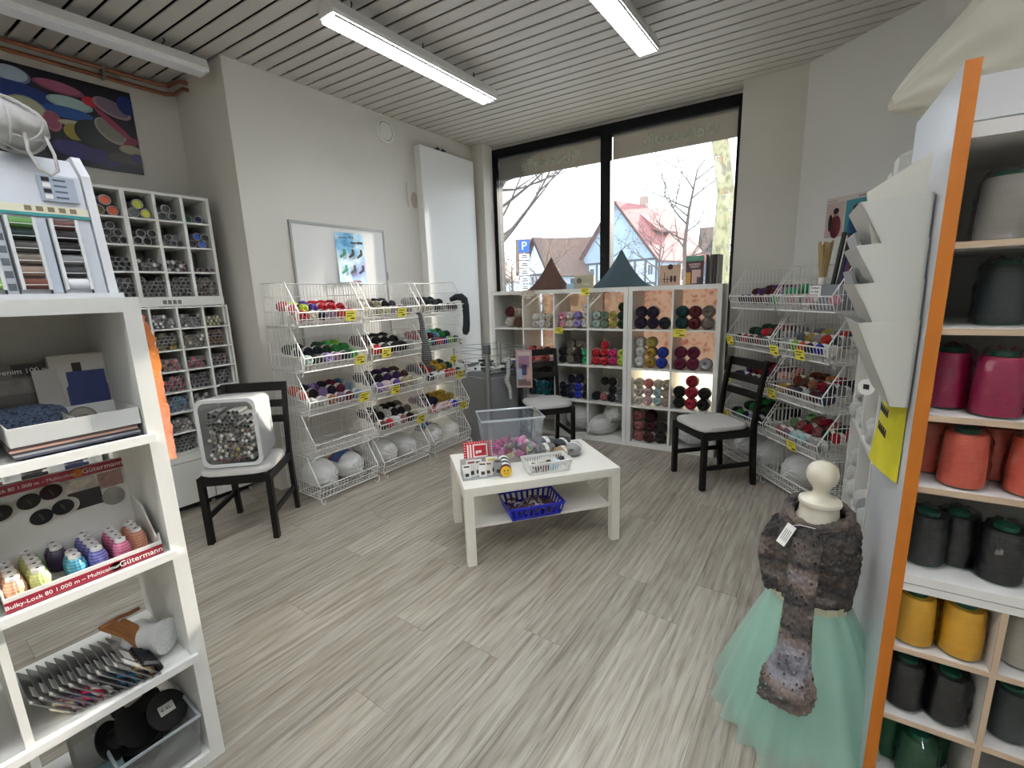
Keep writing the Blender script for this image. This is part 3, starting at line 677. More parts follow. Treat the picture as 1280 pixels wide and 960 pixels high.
bfill('a', 4, ['crimson', 'cream', 'navy', 'plum speckled', 'orange red', 'red'], ['crimson', 'neon yellow', 'violet', 'red', 'red', 'crimson'], .037)
bfill('a', 3, ['mint', 'charcoal', 'lavender', 'plum speckled', 'navy', 'green'], ['black', 'dark navy', 'dark navy', 'dark green', 'green', 'green'], .037, ['dark green', 'black', None, 'dark green', 'green', 'lime'])
bfill('a', 2, ['grey speckled', 'grey speckled', 'orange striped', 'plum speckled', 'burgundy', 'blue speckled'], ['orange', 'black', 'purple speckled', 'dark purple', 'burgundy', 'blue speckled'], .038)
bfill('b', 4, ['ivory', 'khaki speckled', 'khaki speckled', 'black and white', 'charcoal', 'black and white'], ['ivory', 'taupe', 'khaki speckled', 'black', 'charcoal', None], .037)
bfill('b', 3, ['red', 'charcoal', 'black', 'black', 'light grey'], ['dark red', 'black', 'black', 'black', 'white'], .046)
bfill('b', 2, ['purple speckled', 'pink speckled', 'violet', 'brown striped', 'khaki speckled'], ['black', 'dark purple', 'purple', 'purple', 'brown'], .044)
bfill('b', 1, ['brown', 'red', 'white', 'rose', 'black', 'beige'], ['dark brown', 'black', 'white', 'black', 'black', 'taupe'], .04)
bfill('c', 4, ['khaki speckled', 'ivory', 'charcoal', 'black and white', 'black', 'black'], ['taupe', 'charcoal', 'black', 'charcoal', 'black', None], .036)
bfill('c', 3, ['emerald', 'navy', 'red', 'blue', 'lime', 'bottle green'], ['crimson', 'black', 'dark red', 'light blue', 'green', 'bottle green'], .037)
bfill('c', 2, ['navy', 'white', 'white', 'red', 'orange', 'bottle green'], ['black', 'red', 'grey', 'yellow', 'mustard', 'bottle green'], .038)
bfill('c', 1, ['red speckled', 'pink speckled', 'pale pink', 'pale pink', 'royal blue', 'light grey'], ['plum speckled', 'navy', 'navy', 'mustard', 'mustard', 'olive'], .037)
def rear_yarn():
    cs = sorted({q[0] for q in REAR}); v = MB()
    for c, p, r, a in REAR:
        v.cur = cs.index(c); v.T = Matrix.Translation(p) @ Matrix.Rotation(a+rnd.uniform(-.15, .15), 4, 'Z') @ Matrix.Diagonal((r, r, r, 1)); ph = rnd.random()*6
        v.grid(lambda u, q: ((1-abs(2*q-1)**3.2+1e-4)**.5*(1+.05*math.sin(5*(2*PI*u+1.4*q)+ph))*math.cos(2*PI*u), 1.35*(2*q-1), (1-abs(2*q-1)**3.2+1e-4)**.5*(1+.05*math.sin(5*(2*PI*u+1.4*q)+ph))*math.sin(2*PI*u)), 18, 11, wu=True)
    o = v.build('yarn_balls', [ymat(c) for c in cs], None, 60); o['kind'] = 'stuff'; tag(o, 'many-coloured yarn balls heaped in the rear of the wire baskets', 'yarn balls')
def bbag(s, x, r, label, seed, L, printed=False): bag(at(STK[s], x, .20, TZ[0]+r*.97), r, STK[s][1], label, seed, L, None, printed)
bbag('a', .14, .112, 'white stuffing bag at the chair end of the first bottom basket', 21, .16)
bbag('a', .37, .112, 'white stuffing bag with blue red wrapper in the first bottom basket', 22, .16, True)
bbag('b', .14, .116, 'large white stuffing bag in front of the middle bottom basket', 23, .17)
bbag('b', .375, .108, 'white stuffing bag at the far end of the middle bottom basket', 24, .15)
bbag('c', .14, .112, 'white stuffing bag with blue red wrapper in the third bottom basket', 25, .16, True)
bbag('c', .37, .108, 'white stuffing bag at the window end of the third bottom basket', 26, .15)
bfill('d', 4, ['maroon', 'purple', 'dark red', 'dark red', 'plum speckled', 'emerald'], ['maroon', 'purple', 'maroon', 'dark red', 'plum speckled', 'emerald'], .037)
bfill('d', 3, ['dark green', 'red', 'charcoal', 'rust', 'grey', 'grey'], ['dark green', 'bottle green', 'red', 'rust', 'charcoal', 'light grey'], .037)
bfill('d', 2, ['dark purple', 'purple', 'burgundy', 'burgundy', 'plum speckled', 'burgundy'], ['purple', 'dark red', 'crimson', 'burgundy', 'maroon', 'red speckled'], .038)
bfill('d', 1, ['black', 'green', 'navy', 'blue speckled', 'black', 'dark purple'], ['dark green', 'green', 'black', 'dark green', 'black', 'black'], .038)
bfill('e', 4, ['pale pink', 'pale pink', 'pink'], None, .036)
bfill('e', 3, ['light grey', 'lime', 'orange', 'navy', 'royal blue', 'white'], ['grey', 'olive', 'light grey', 'orange red', 'denim', 'black and white'], .037)
bfill('e', 2, ['mustard', 'brown', 'charcoal', 'light grey', 'dark red', 'denim'], ['rust', 'brown', 'orange striped', 'crimson', 'charcoal', 'grey'], .037)
bfill('e', 1, ['rose', 'plum speckled', 'turquoise striped', 'turquoise striped', 'grey speckled', 'light grey'], ['green speckled', 'rose', 'crimson', 'rose', 'dark green', 'red'], .037)
bbag('d', .14, .115, 'white stuffing bag in the bottom basket behind the right chair', 31, .17)
bbag('d', .375, .11, 'white stuffing bag between chair legs and the near basket stack', 32, .16)
bbag('e', .20, .125, 'large white stuffing bag in the bottom basket beside the mannequin', 33, .18)
def bcard(s, k, x, label, m=YELLOW, dz=.05): p = at(STK[s], x, -.034, TZ[k]+dz); card(p, STK[s][1], label, .085, .07, m, .25)
bcard('a', 4, .385, 'yellow price card on the top basket beside red yarn'); bcard('b', 4, .30, 'yellow price card on the top basket of the middle stack'); bcard('b', 3, .11, 'yellow price card below the red and black yarn')
bcard('a', 2, .43, 'yellow price card on the striped yarn basket beside the chair'); bcard('b', 2, .17, 'yellow price card below the purple speckled yarn'); bcard('b', 1, .42, 'yellow price card on the basket of red and white yarn'); bcard('a', 3, .43, 'small yellow price card on the green yarn basket', dz=.03)
bcard('c', 3, .40, 'white price card on the basket of blue and green yarn', PAPER); bcard('c', 2, .38, 'yellow price card below the white and orange yarn'); bcard('c', 1, .40, 'yellow price card below the pink and blue yarn'); bcard('c', 3, .30, 'yellow price card hanging inside behind the wire basket', dz=-.10)
bcard('d', 3, .06, 'yellow price card on the second basket beside the cube shelf'); bcard('e', 3, .05, 'yellow price card at the seam of the two right stacks', dz=.03); bcard('e', 3, .30, 'yellow price card below the orange and blue yarn', dz=.03)
bcard('e', 2, .06, 'yellow price card below the mustard and brown yarn', dz=.03); bcard('e', 1, .30, 'yellow price card above the large white stuffing bag', dz=.03); bcard('d', 2, .06, 'yellow price card seen between the slats of the right chair'); bcard('d', 1, .06, 'yellow price card low behind the right chair seat')
rear_yarn()
# hanging knitted socks
def socky(name, pts, rr, cm, label):
    o = MB().tube(pts, rr, 12).build(name, cm); o.scale = (1, 1, 1); return tag(o, label, 'sock')
x, y = -2.84, 3.265
socky('knitted_sock', [(-3.0, 3.24, 1.40), (-2.95, 3.27, 1.425), (-2.90, 3.285, 1.425), (-2.865, 3.29, 1.40), (-2.855, 3.292, 1.34), (-2.852, 3.292, 1.24), (-2.852, 3.288, 1.17), (-2.852, 3.275, 1.11), (-2.852, 3.262, 1.075)], [.02, .03, .035, .034, .033, .032, .034, .036, .022], mat('#20242a', .95, bump=.4, bscale=200), 'dark knitted sock draped over the end of the top basket')
socky('knitted_sock', [(-2.90, 2.70, 1.30), (-2.885, 2.715, 1.31), (-2.872, 2.725, 1.29), (-2.865, 2.73, 1.22), (-2.86, 2.735, 1.12), (-2.855, 2.74, 1.03), (-2.85, 2.742, .96), (-2.85, 2.74, .90), (-2.85, 2.735, .865)], [.012, .018, .021, .023, .027, .034, .042, .044, .025], ramp_mat('sock_stripe', ['#1f2022', '#4a4b4d', '#1f2022', '#8d8d8a'], .95, 9, 'zwave', .4, (1, 1, 2.2), 0), 'black and grey striped knitted sock hanging between wire stacks')
# ================================================================ chairs
def chair(label, loc, rot):
    t = thing('dining_chair', label, 'chair', loc, rot)
    w, d = .205, .20
    for s in (-1, 1):
        MB().prism([(s*w, -d, 0), (s*(w-.032), -d, 0), (s*(w-.032), -d+.036, 0), (s*w, -d+.036, 0)], (0, 0, .425)).build('leg', BLACKWOOD, t, 0)
        lg = MB(); xs = (s*w, s*(w-.028))
        prof = [(.215, 0), (.245, 0), (.232, .22), (.222, .44), (.245, .68), (.285, .905), (.260, .905), (.215, .68), (.186, .44), (.192, .22)]
        lg.prism([(xs[0], y, z) for y, z in prof], (xs[1]-xs[0], 0, 0)); lg.build('leg', BLACKWOOD, t, 0)
        MB().box(min(s*(w-.024), s*(w-.006)), -d+.034, .150, max(s*(w-.024), s*(w-.006)), .20, .182).build('stretcher', BLACKWOOD, t, 0)
        MB().box(min(s*(w-.026), s*(w-.004)), -d+.034, .375, max(s*(w-.026), s*(w-.004)), .20, .428).build('seat_rail', BLACKWOOD, t, 0)
    MB().box(-w+.03, -d+.004, .375, w-.03, -d+.026, .428).build('seat_rail', BLACKWOOD, t, 0)
    MB().box(-w+.03, .185, .375, w-.03, .207, .428).build('seat_rail', BLACKWOOD, t, 0)
    for z, h in ((.63, .046), (.735, .046), (.845, .058)):
        y = .222+(z-.44)*.115
        MB().prism([(-w+.026, y, z), (w-.026, y, z), (w-.026, y+.018, z), (0, y+.034, z), (-w+.026, y+.018, z)], (0, .115*h, h)).build('back_slat', BLACKWOOD, t, 0)
    def cu(u, q):
        a = 2*PI*u; ca, sa = math.cos(a), math.sin(a); n = 5.0
        k = (abs(ca)**n+abs(sa)**n)**(-1/n); f = [(.0, .428), (.93, .428), (1.0, .436), (1.0, .452), (.965, .464), (.7, .470), (0, .472)][int(round(q*6))]
        yy = .196*k*sa*f[0]
        return (.202*k*ca*f[0]*(1-.06*(yy+.2)), yy-.012, f[1])
    MB().grid(cu, 40, 7, wu=True).build('seat_cushion', SEATCLOTH, t, 50)
    return t
chair('black wooden chair with grey seat carrying the bin of button tubes', (-2.985, 1.245, 0), rad(43.8))
chair('black wooden chair with grey seat beside the right wire baskets', (-.685, 3.525, 0), rad(-43.8))
chair('black wooden chair with grey seat behind the clear plastic bin', (-2.115, 3.50, 0), rad(50.3))

# ================================================================ button tubes
CLEAR = clear_mat('tube_clear', '#b9bcbc', .45, .15, .1); TUBEG = mat('#8e8f8d', .3)
def tube_mesh(r, L=.12):
    v = MB(); n = 10
    v.cur = 0; v.grid(lambda u, q: [(r*math.cos(2*PI*u), 0 if q < .6 else .012, r*math.sin(2*PI*u)) if q > .3 else (r*.80*math.cos(2*PI*u), 0, r*.80*math.sin(2*PI*u)) for q in (q,)][0], n, 3, wu=True)
    v.grid(lambda u, q: (r*math.cos(2*PI*u), .012+(L-.012)*q, r*math.sin(2*PI*u)), n, 2, wu=True)
    v.cur = 1; v.grid(lambda u, q: (r*.80*math.cos(2*PI*u), .014*q, r*.80*math.sin(2*PI*u)), n, 2, wu=True)
    v.add([(r*.80*math.cos(2*PI*i/n), .012, r*.80*math.sin(2*PI*i/n)) for i in range(n)], [tuple(range(n))])
    return v.mesh('button_tube', [TUBEG, INK], 30)
TB = {}
def cname(h):
    import colorsys
    r, g, b = [int(h[i:i+2], 16)/255 for i in (1, 3, 5)]; hh, s, v = colorsys.rgb_to_hsv(r, g, b); hh *= 360
    if s < .16: return 'black' if v < .22 else 'dark grey' if v < .4 else 'grey' if v < .68 else 'white'
    if hh < 18 or hh > 330: return ('dark red' if v < .5 else 'red' if s > .5 else 'pink')
    if hh < 45: return 'brown' if v < .7 else 'orange' if s > .5 else 'beige'
    return 'yellow' if hh < 70 else 'green' if hh < 165 else 'blue' if hh < 255 else 'purple'
def tube_at(p, r, rot, c, label):
    label = label.replace('clear button tube', 'clear tube of %s buttons' % cname(c))
    k = round(r, 4)
    if k not in TB: TB[k] = tube_mesh(r)
    o = link('button_tube', TB[k], None, p, (0, 0, rot), [None, mat(c, .45)])
    return tag(o, label, 'button tube', 'clear button tubes')
TUBES = {'n': 0}
def pack(w, h, r, rr, fillh=1.0, jit=.12):
    """tube centres heaped in a cell w wide, up to fillh of its height"""
    out = []; row = 0; z = r
    while z+r < h*fillh+.001:
        x = r+(r if row % 2 else 0)
        while x+r <= w+.0005:
            if not (z > h*fillh*.7 and rr.random() < .25): out.append((x+rr.uniform(-jit, jit)*r*.5, z))
            x += r*2.02
        z += r*1.76; row += 1
    return out
# tall button cabinet
CF = ((-3.62, .735), PI/2)      # local x -> +Y, local y -> -X
cab = thing('button_cabinet', 'tall white cabinet with open compartments full of button tubes', 'cabinet', (-3.62, .735, 0), PI/2)
CW = .80
for b, n in (((0, .03, .04, .018, .50, 2.16), 'side_panel'), ((CW-.018, .03, .04, CW, .50, 2.16), 'side_panel'), ((.018, .03, 2.142, CW-.018, .50, 2.16), 'top_panel'), ((.018, .485, .04, CW-.018, .50, 2.142), 'back_panel')): MB().box(*b).build(n, WHITE, cab, 0)
GUP = [(.160, .3085), (.3265, .466), (.481, .6205), (.6355, .775)]
# upper grid: 4 columns x 4 rows
for x in (.142, .3095, .4675, .622, .7765): MB().box(x-.0085 if x != .3095 else x-.012, .0, 1.49, x+.0085 if x != .3095 else x+.012, .30, 2.145).build('divider', WHITE, cab, 0)
for k in range(5): z = 1.488+k*.1635; MB().box(.142, .002, z-.005, .782, .30, z+.005).build('compartment_shelf', WHITE, cab, 0)
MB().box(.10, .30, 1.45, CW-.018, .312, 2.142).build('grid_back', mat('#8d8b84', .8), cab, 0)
MB().box(.10, .0, 1.432, .79, .03, 1.486).build('rail', WHITE, cab, 0)
for i in range(4): MB().box(.42+i*.028, -.002, 1.446, .44+i*.028, 0, 1.472).build('printed_label', mat('#6a6c6a', .7), cab, 0)
# lower grid: 4 columns x 7 rows
LX = [.04, .335, .49, .645, .80]
MB().box(.1815, .0, .42, .1935, .30, 1.43).build('divider', WHITE, cab, 0)
for i, x in enumerate(LX): MB().box(x-.006, .0, .42, x+.006, .30, 1.43).build('divider', WHITE, cab, 0)
for k in range(8): z = .425+k*.1425; MB().box(.04, .002, z-.005, .80, .30, z+.005).build('compartment_shelf', WHITE, cab, 0)
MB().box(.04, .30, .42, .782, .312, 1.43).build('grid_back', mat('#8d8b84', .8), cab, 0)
MB().box(.0, .005, .36, .80, .03, .418).build('rail', WHITE, cab, 0)
for i in range(3):
    dr = MB().box(.02+i*.26, .0, .05, .275+i*.26, .022, .355).build('door', WHITE, cab, 0)
    MB().cyl((.255+i*.26, .012, .03), (.255+i*.26, .012, 0), .012, n=8).build('foot', STEEL, cab)
MB().box(0, .06, .0, CW, .075, .045).build('plinth', mat('#2a2a2a', .8), cab, 0)
GRY = ['#2c2d2f', '#45474a', '#6a6c6e', '#1b1c1e', '#85878a']
UPC = [[(['#6e6a3e', '#c8623a', '#5a6a68', '#b02848'], .032), (['#d2c98e', '#c4c94a', '#a01f2c', '#8a2030', '#58625e'], .032), (GRY, .028), (['#1f5a2a', '#1c2260'], .026)],
       [(['#1e1f22', '#141517'], .024), (['#121315', '#191a1c'], .027), (GRY, .021), (['#2c5ab4', '#b02424', '#3a3c3e', '#1f3f24'], .027)],
       [(['#17181a', '#2a2b2e'], .016), (GRY+['#cfcfca'], .015), (['#5a3038', '#6a6c6e', '#3a2a2e', '#cfcfca'], .014), (['#5a2a34', '#d8d8d4', '#2a2b2e'], .016)],
       [(['#121315', '#1c1d20'], .017), (['#2a2422', '#4a4038', '#1c1a19'], .0145), (['#2c2220', '#5a4a40', '#3a3230'], .0145), (['#4a3a2e', '#6a5442', '#32281f'], .0145)]]
FILL = [[.95, .95, .85, .5], [.98, .80, .75, .85], [.72, .55, .58, .25], [.98, .95, .95, .9]]
STUFF = {}
rt_ = random.Random(5)
CN = {'upper': ['top row', 'second row', 'third row', 'fourth row']}
for r in range(4):
    for c in range(4):
        x0, x1 = GUP[c]; z0 = 1.493+(3-r)*.1635
        cols, rad_ = UPC[r][c]
        for (x, z) in pack(x1-x0, .150, rad_, rt_, FILL[r][c]):
            col = rt_.choice(cols); p = at(CF, x0+x, .012+rt_.uniform(0, .03), z0+z)
            if r < 3: tube_at(p, rad_*.97, PI/2, col, f'clear button tube in the cabinet, {CN["upper"][r]}, {("first column", "second column", "third column", "last column")[c]}'); TUBES['n'] += 1
            else: STUFF.setdefault(col, []).append((p, rad_*.97))
LWC = [[None, ['#a8a8a2', '#55575a', '#7a7c7c', '#d6d4cc'], ['#6a6c6e', '#3a3c3e', '#c8c8c2', '#8d8f8f'], ['#c8c86a', '#e0dca0', '#a8a03a']],
       [None, ['#8a7a3a', '#4a3a44', '#c8a83a', '#6e6448'], ['#a09a80', '#e4e0d0', '#6e6a54', '#8a846a'], ['#6a4630', '#8a5a3a', '#4a3222', '#a0603a']],
       [None, ['#a04a44', '#8a6a5e', '#c87a6a', '#6a3a34'], ['#a81f44', '#c83a60', '#5a2a34', '#3a2a2e'], ['#6a1f30', '#8a3048', '#30181e', '#4a1a28']],
       [None, ['#b02840', '#8a1f34', '#c83a50', '#6a1a28'], ['#3a2c40', '#2a2430', '#4a2438', '#1c1a22'], ['#4a4c58', '#7a7c84', '#a8aab0', '#3a3c48']],
       [None, ['#2f6ca4', '#3a86b8', '#24507a', '#4a6a8a'], ['#7a7c7c', '#b8b4b0', '#d8d4d0', '#4a4a4c'], ['#6a3440', '#8a5a62', '#4a3a40', '#5a5a60']],
       [None, ['#8a8a86', '#b89a94', '#3a5a8a', '#d8c8b8'], ['#5a6a7a', '#c8b45a', '#8a5a3a', '#3a3c40'], ['#4a4a4c', '#7a7a78']],
       [None, ['#3c3a36', '#5a5850', '#2a2926'], ['#4a4844', '#2c2b2a', '#6a665c'], ['#3a3836', '#55534c']]]
for r in range(7):
    for c in range(1, 4):
        x0, x1 = LX[c]+.007, LX[c+1]-.007-(.018 if c == 3 else 0); z0 = .431+(6-r)*.1425; rad_ = .0125 if r in (0, 1, 5, 6) else .0145
        for (x, z) in pack(x1-x0, .130, rad_, rt_, (.82, .95, .80, .95, .95, .72, .95)[r]-(.15 if (r, c) == (0, 3) else 0)):
            col = rt_.choice(LWC[r][c]); p = at(CF, x0+x, .012+rt_.uniform(0, .025), z0+z)
            if r == 1 and c < 4 and TUBES['n'] < 190: tube_at(p, rad_*.97, PI/2, col, f'clear button tube in the yellow-brown lower row, {("", "first column", "middle column", "last column")[c]}'); TUBES['n'] += 1
            else: STUFF.setdefault(col, []).append((p, rad_*.97))
for r in range(7):
    for x0, x1 in ((.047, .180), (.195, .328)):
        for (x, z) in pack(x1-x0, .130, .0145, rt_, .9):
            STUFF.setdefault(rt_.choice(['#5a4a40', '#7a6a58', '#3a3230', '#8d8578']), []).append((at(CF, x0+x, .015, .431+(6-r)*.1425+z), .014))
v = MB(); mm = []
for i, (col, lst) in enumerate(STUFF.items()):
    mm.append(mat(col, .45))
mm.append(TUBEG)
for i, (col, lst) in enumerate(STUFF.items()):
    for (p, r) in lst:
        n = 8
        P = [Vector((p[0]+dx, p[1]+f*r*math.cos(2*PI*k/n), p[2]+f*r*math.sin(2*PI*k/n))) for dx, f in ((0, 1), (0, .78), (-.008, .78), (-.1, 1)) for k in range(n)]
        b = len(v.v); v.cur = len(mm)-1
        v.add(P, [(k, (k+1) % n, n+(k+1) % n, n+k) for k in range(n)]+[(n+k, n+(k+1) % n, 2*n+(k+1) % n, 2*n+k) for k in range(n)]+[(k, (k+1) % n, 3*n+(k+1) % n, 3*n+k) for k in range(n)])
        v.cur = i; v.add(P[2*n:3*n], [tuple(range(n))])
o = tag(v.build('button_tubes', mm, None, 30), 'many small clear button tubes filling the lower cabinet compartments', 'button tubes', 'clear button tubes'); o['kind'] = 'stuff'
# second thread cabinet further along the wall, seen through the shelf
tc_ = thing('thread_cabinet', 'white cabinet with rows of coloured thread spools behind the shelf', 'cabinet', (-3.64, -.42, 0), PI/2)
for b, n in (((0, 0, 0, .02, .45, 1.9), 'side_panel'), ((1.10, 0, 0, 1.12, .45, 1.9), 'side_panel'), ((.02, 0, 1.88, 1.10, .45, 1.9), 'top_panel'), ((.02, .06, 0, 1.10, .075, 1.88), 'back_panel'), ((.02, 0, 0, 1.10, .06, .4), 'plinth')): MB().box(*b).build(n, WHITE, tc_, 0)
for k in range(6): MB().box(.14+k*.18, .03, .4, .17+k*.18, .06, 1.88).build('label_strip', PAPER, tc_, 0)
ths = MB(); ths.cyl((0, 0, 0), (.105, 0, 0), .011, n=10); THS = ths.mesh('thread_reel', None, 40)
THC = [['#16181c', '#1c1e24', '#0f1012'], ['#1f2c6a', '#2438a0', '#1c2450'], ['#14504e', '#1a6a60', '#103a3a'], ['#141516', '#1d2a22', '#101112'], ['#8a2a34', '#b8404a', '#6a1f28'], ['#7a5a3a', '#a8865a', '#584028']]
ORD = 'first second third fourth fifth sixth seventh eighth ninth tenth eleventh twelfth thirteenth fourteenth'.split()
for c in range(6):
    for k in range(14):
        col = THC[(c+2) % 6][k % 3]
        o = link('thread_reel', THS, None, (-3.64-.035, -.42+.055+c*.18, .44+k*.034), (0, 0, PI/2), mat(col, .6))
        tag(o, f'{("dark", "blue", "teal", "black", "red", "brown")[(c+2)%6]} thread reel, {ORD[k]} from below, {("first", "second", "third", "fourth", "fifth", "last")[c]} column of the thread cabinet', 'thread reel', 'reels in the far thread cabinet')

# bin of tubes on the chair
BT = thing('plastic_bin', 'translucent white bin tipped on its side on the chair seat', 'bin', (-2.965, 1.225, .474), rad(43.8))
BINM = clear_mat('bin_milky', '#d6d8d8', .72, .10, .2)
def rrect(w, h, r, n=6):
    pts = []
    for cx, cz, a0 in ((w/2-r, h-r, 0), (-w/2+r, h-r, PI/2), (-w/2+r, r, PI), (w/2-r, r, 1.5*PI)):
        for i in range(n+1): a = a0+PI/2*i/n; pts.append((cx+r*math.cos(a), cz+r*math.sin(a)))
    return pts
BWD, BHT, BDP = .335, .415, .25
o1 = rrect(BWD, BHT, .045); n1 = len(o1)
v = MB(); rings = []
for y, k in ((-.14, 1.0), (-.14+BDP*.5, .96), (-.14+BDP, .92)):
    rings.append([(p*k, y, (q-BHT/2)*k+BHT/2+.004) for p, q in o1])
v.add([p for r_ in rings for p in r_], [(k*n1+i, k*n1+(i+1) % n1, (k+1)*n1+(i+1) % n1, (k+1)*n1+i) for k in range(2) for i in range(n1)]+[tuple(2*n1+i for i in range(n1))])
v.build('shell', BINM, BT)
v = MB(); a = [(p, -.144, q+.004) for p, q in o1]; b = [(p*.88, -.144, (q-BHT/2)*.90+BHT/2+.004) for p, q in o1]; c_ = [(p, -.130, q+.004) for p, q in o1]
v.add(a+b+c_, [(i, (i+1) % n1, n1+(i+1) % n1, n1+i) for i in range(n1)]+[(i, (i+1) % n1, 2*n1+(i+1) % n1, 2*n1+i) for i in range(n1)])
v.build('rim', mat('#c6c9c9', .35), BT, 30)
BF = ((-2.965, 1.225), rad(43.8)); rb_ = random.Random(9); n = 0
for (x, z) in pack(.27, .33, .0128, rb_, 1.0):
    X = x-.135; Z = z+.02+.474
    if abs(X) > .10 and (z < .03 or z > .31): continue
    top = z > .20
    col = rb_.choice(['#3a3c3e', '#55575a', '#2a2b2d', '#7a7c7c', '#8a8c8e', '#4a4a4c', '#3a8aa0' if rb_.random() < .08 else '#606264', '#d8d8d4' if rb_.random() < .3 else '#4a3a36'] if top else ['#e2e2de', '#d8d4c8', '#7a7c7c', '#b0aca4', '#8a5a4a', '#4a4c4e', '#c8c06a' if rb_.random() < .3 else '#e4e4e0'])
    tube_at(at(BF, X, -.125+rb_.uniform(0, .05), Z), .0122, rad(43.8), col, 'clear button tube in the %s half of the chair bin' % ('upper' if top else 'lower'))
    TUBES['n'] += 1

# ================================================================ coffee table and what lies on it
TR = rad(50.4); TF = ((-1.497, 1.637), TR)
TBW = mat('#e2dfd4', .35)
t = thing('coffee_table', 'low white coffee table with a lower shelf', 'table', (-1.497, 1.637, 0), TR)
MB().rbox(0, 0, .40, .90, .55, .45, .003).build('table_top', TBW, t, 0)
for x in (0, .85):
    for y in (0, .50): MB().rbox(x, y, 0, x+.05, y+.05, .40, .002).build('leg', TBW, t, 0)
MB().box(.05, .03, .205, .85, .52, .22).build('lower_shelf', TBW, t, 0)
for y in (.02, .50): MB().box(.0, .05, .19, .03, .50, .205) if False else None
# clear bin with scraps
CBIN = clear_mat('bin_clear', '#c2cfdc', .20, .10, .06)
cb = thing('clear_bin', 'clear plastic storage bin with yarn scraps on the coffee table', 'bin', (*at(TF, .355, .385)[:2], .451), TR-.07)
v = MB(); w2, d2, hh = .185, .125, .27
def brect(k): return [(-w2*k, -d2*k), (w2*k, -d2*k), (w2*k, d2*k), (-w2*k, d2*k)]
for k0, k1, z0, z1 in ((.86, .92, 0, .13), (.92, 1.0, .13, hh)):
    for i in range(4):
        a, b = brect(k0)[i], brect(k0)[(i+1) % 4]; c, d = brect(k1)[(i+1) % 4], brect(k1)[i]
        v.add([(*a, z0), (*b, z0), (*c, z1), (*d, z1)], [(0, 1, 2, 3)])
v.add([(*p, 0) for p in brect(.86)], [(0, 1, 2, 3)]); v.build('shell', CBIN, cb, 0)
MB().tube([(*p, hh) for p in brect(1.02)], .007, 6, closed=True).build('rim', clear_mat('bin_rim', '#dfe8ee', .65, .15, .1), cb)
rs = random.Random(4)
for i in range(46):
    col, cn = rs.choice([('#c86a9a', 'pink'), ('#b84a84', 'deep pink'), ('#d48ab0', 'light pink'), ('#8a7a9a', 'mauve'), ('#6a5a50', 'brown'), ('#d8cf9a', 'pale yellow'), ('#a83a4a', 'red'), ('#9aa8b8', 'grey blue'), ('#7a4a5a', 'plum'), ('#8aa08a', 'green')])
    if i < 14: x = rs.uniform(-.13, -.02); col, cn = rs.choice([('#c86a9a', 'pink'), ('#b84a84', 'deep pink')])
    else: x = rs.uniform(-.04, .13)
    y = rs.uniform(-.085, .085); z = .022+rs.random()*.07
    r = rs.uniform(.018, .03); v = MB(); ph = rs.random()*6
    v.grid(lambda u, q: (r*(1+.25*math.sin(5*2*PI*u+ph))*math.cos(2*PI*u)*math.sin(PI*q), r*(1+.25*math.sin(4*PI*u+2*ph))*math.sin(2*PI*u)*math.sin(PI*q), -r*.8*math.cos(PI*q)), 14, 7, wu=True)
    o = v.build('yarn_scrap', mat(col, .9, bump=.4, bscale=150)); o.location = at((cb.location[:2], TR-.07), x, y, .455+z); o.rotation_euler = (rs.random(), rs.random(), rs.random()*6)
    tag(o, f'{cn} yarn scrap in the clear bin on the coffee table', 'yarn scrap', f'{cn} yarn scraps in the clear bin')
# yarn skeins beside the bin
def skein(c, p, rot, label, r=.045, L=.16):
    o = link('yarn_skein', BALL[2], None, p, (0, 0, rot), ymat(c)); o.scale = (r, L/2/1.6, r*.8); tag(o, label, 'yarn skein')
    q = link('paper_band', BAND, o, (0, 0, 0), None, BANDM[0]); q.scale = (1, .55, 1); return o
skein('grey', (*at(TF, .60, .455)[:2], .492), TR-1.2, 'plain grey yarn skein at the back of the coffee table', .045, .19)
skein('black and white', (*at(TF, .565, .345)[:2], .488), TR-1.4, 'black and white yarn skein beside the clear bin', .042, .16)
skein('charcoal', (*at(TF, .70, .40)[:2], .488), TR-1.0, 'charcoal yarn skein between the two mottled skeins', .043, .15)
skein('grey speckled', (*at(TF, .735, .29)[:2], .490), TR-.6, 'grey speckled yarn skein nearest the table corner', .046, .16)
skein('brown striped', (*at(TF, .655, .275)[:2], .484), TR-1.3, 'brown striped yarn skein in front of the charcoal skein', .04, .14)
# white slotted basket
def slot_basket(name, label, p, rot, w, d, h, m, slots, taper=.88):
    t = thing(name, label, 'basket', p, rot)
    q = lambda k: [(-w/2*k, -d/2*k), (w/2*k, -d/2*k), (w/2*k, d/2*k), (-w/2*k, d/2*k)]
    v = MB(); v.box(-w/2*taper, -d/2*taper, 0, w/2*taper, d/2*taper, .003); v.build('base', m, t, 0)
    lo, hi = q(taper), q(1)
    for i in range(4):
        a, b = Vector((*lo[i], 0)), Vector((*lo[(i+1) % 4], 0)); c, e = Vector((*hi[i], h)), Vector((*hi[(i+1) % 4], h))
        n = slots if i % 2 == 0 else max(4, int(slots*d/w)); v = MB(); nn = (b-a).cross(c-a).normalized()*.002
        def pt(u, z): return a.lerp(b, u).lerp(c.lerp(e, u), z)
        def strip(u0, u1, z0, z1): v.prism([pt(u0, z0), pt(u1, z0), pt(u1, z1), pt(u0, z1)], nn)
        strip(0, 1, 0, .22); strip(0, 1, .80, 1)
        for k in range(n+1):
            u = k/n; strip(max(0, u-.22/n), min(1, u+.22/n), .2, .82)
        v.build('slotted_side', m, t, 0)
    MB().tube([(*p_, h) for p_ in hi], .004, 5, closed=True).build('rim', m, t)
    return t
wbp = (*at(TF, .495, .115)[:2], .4505)
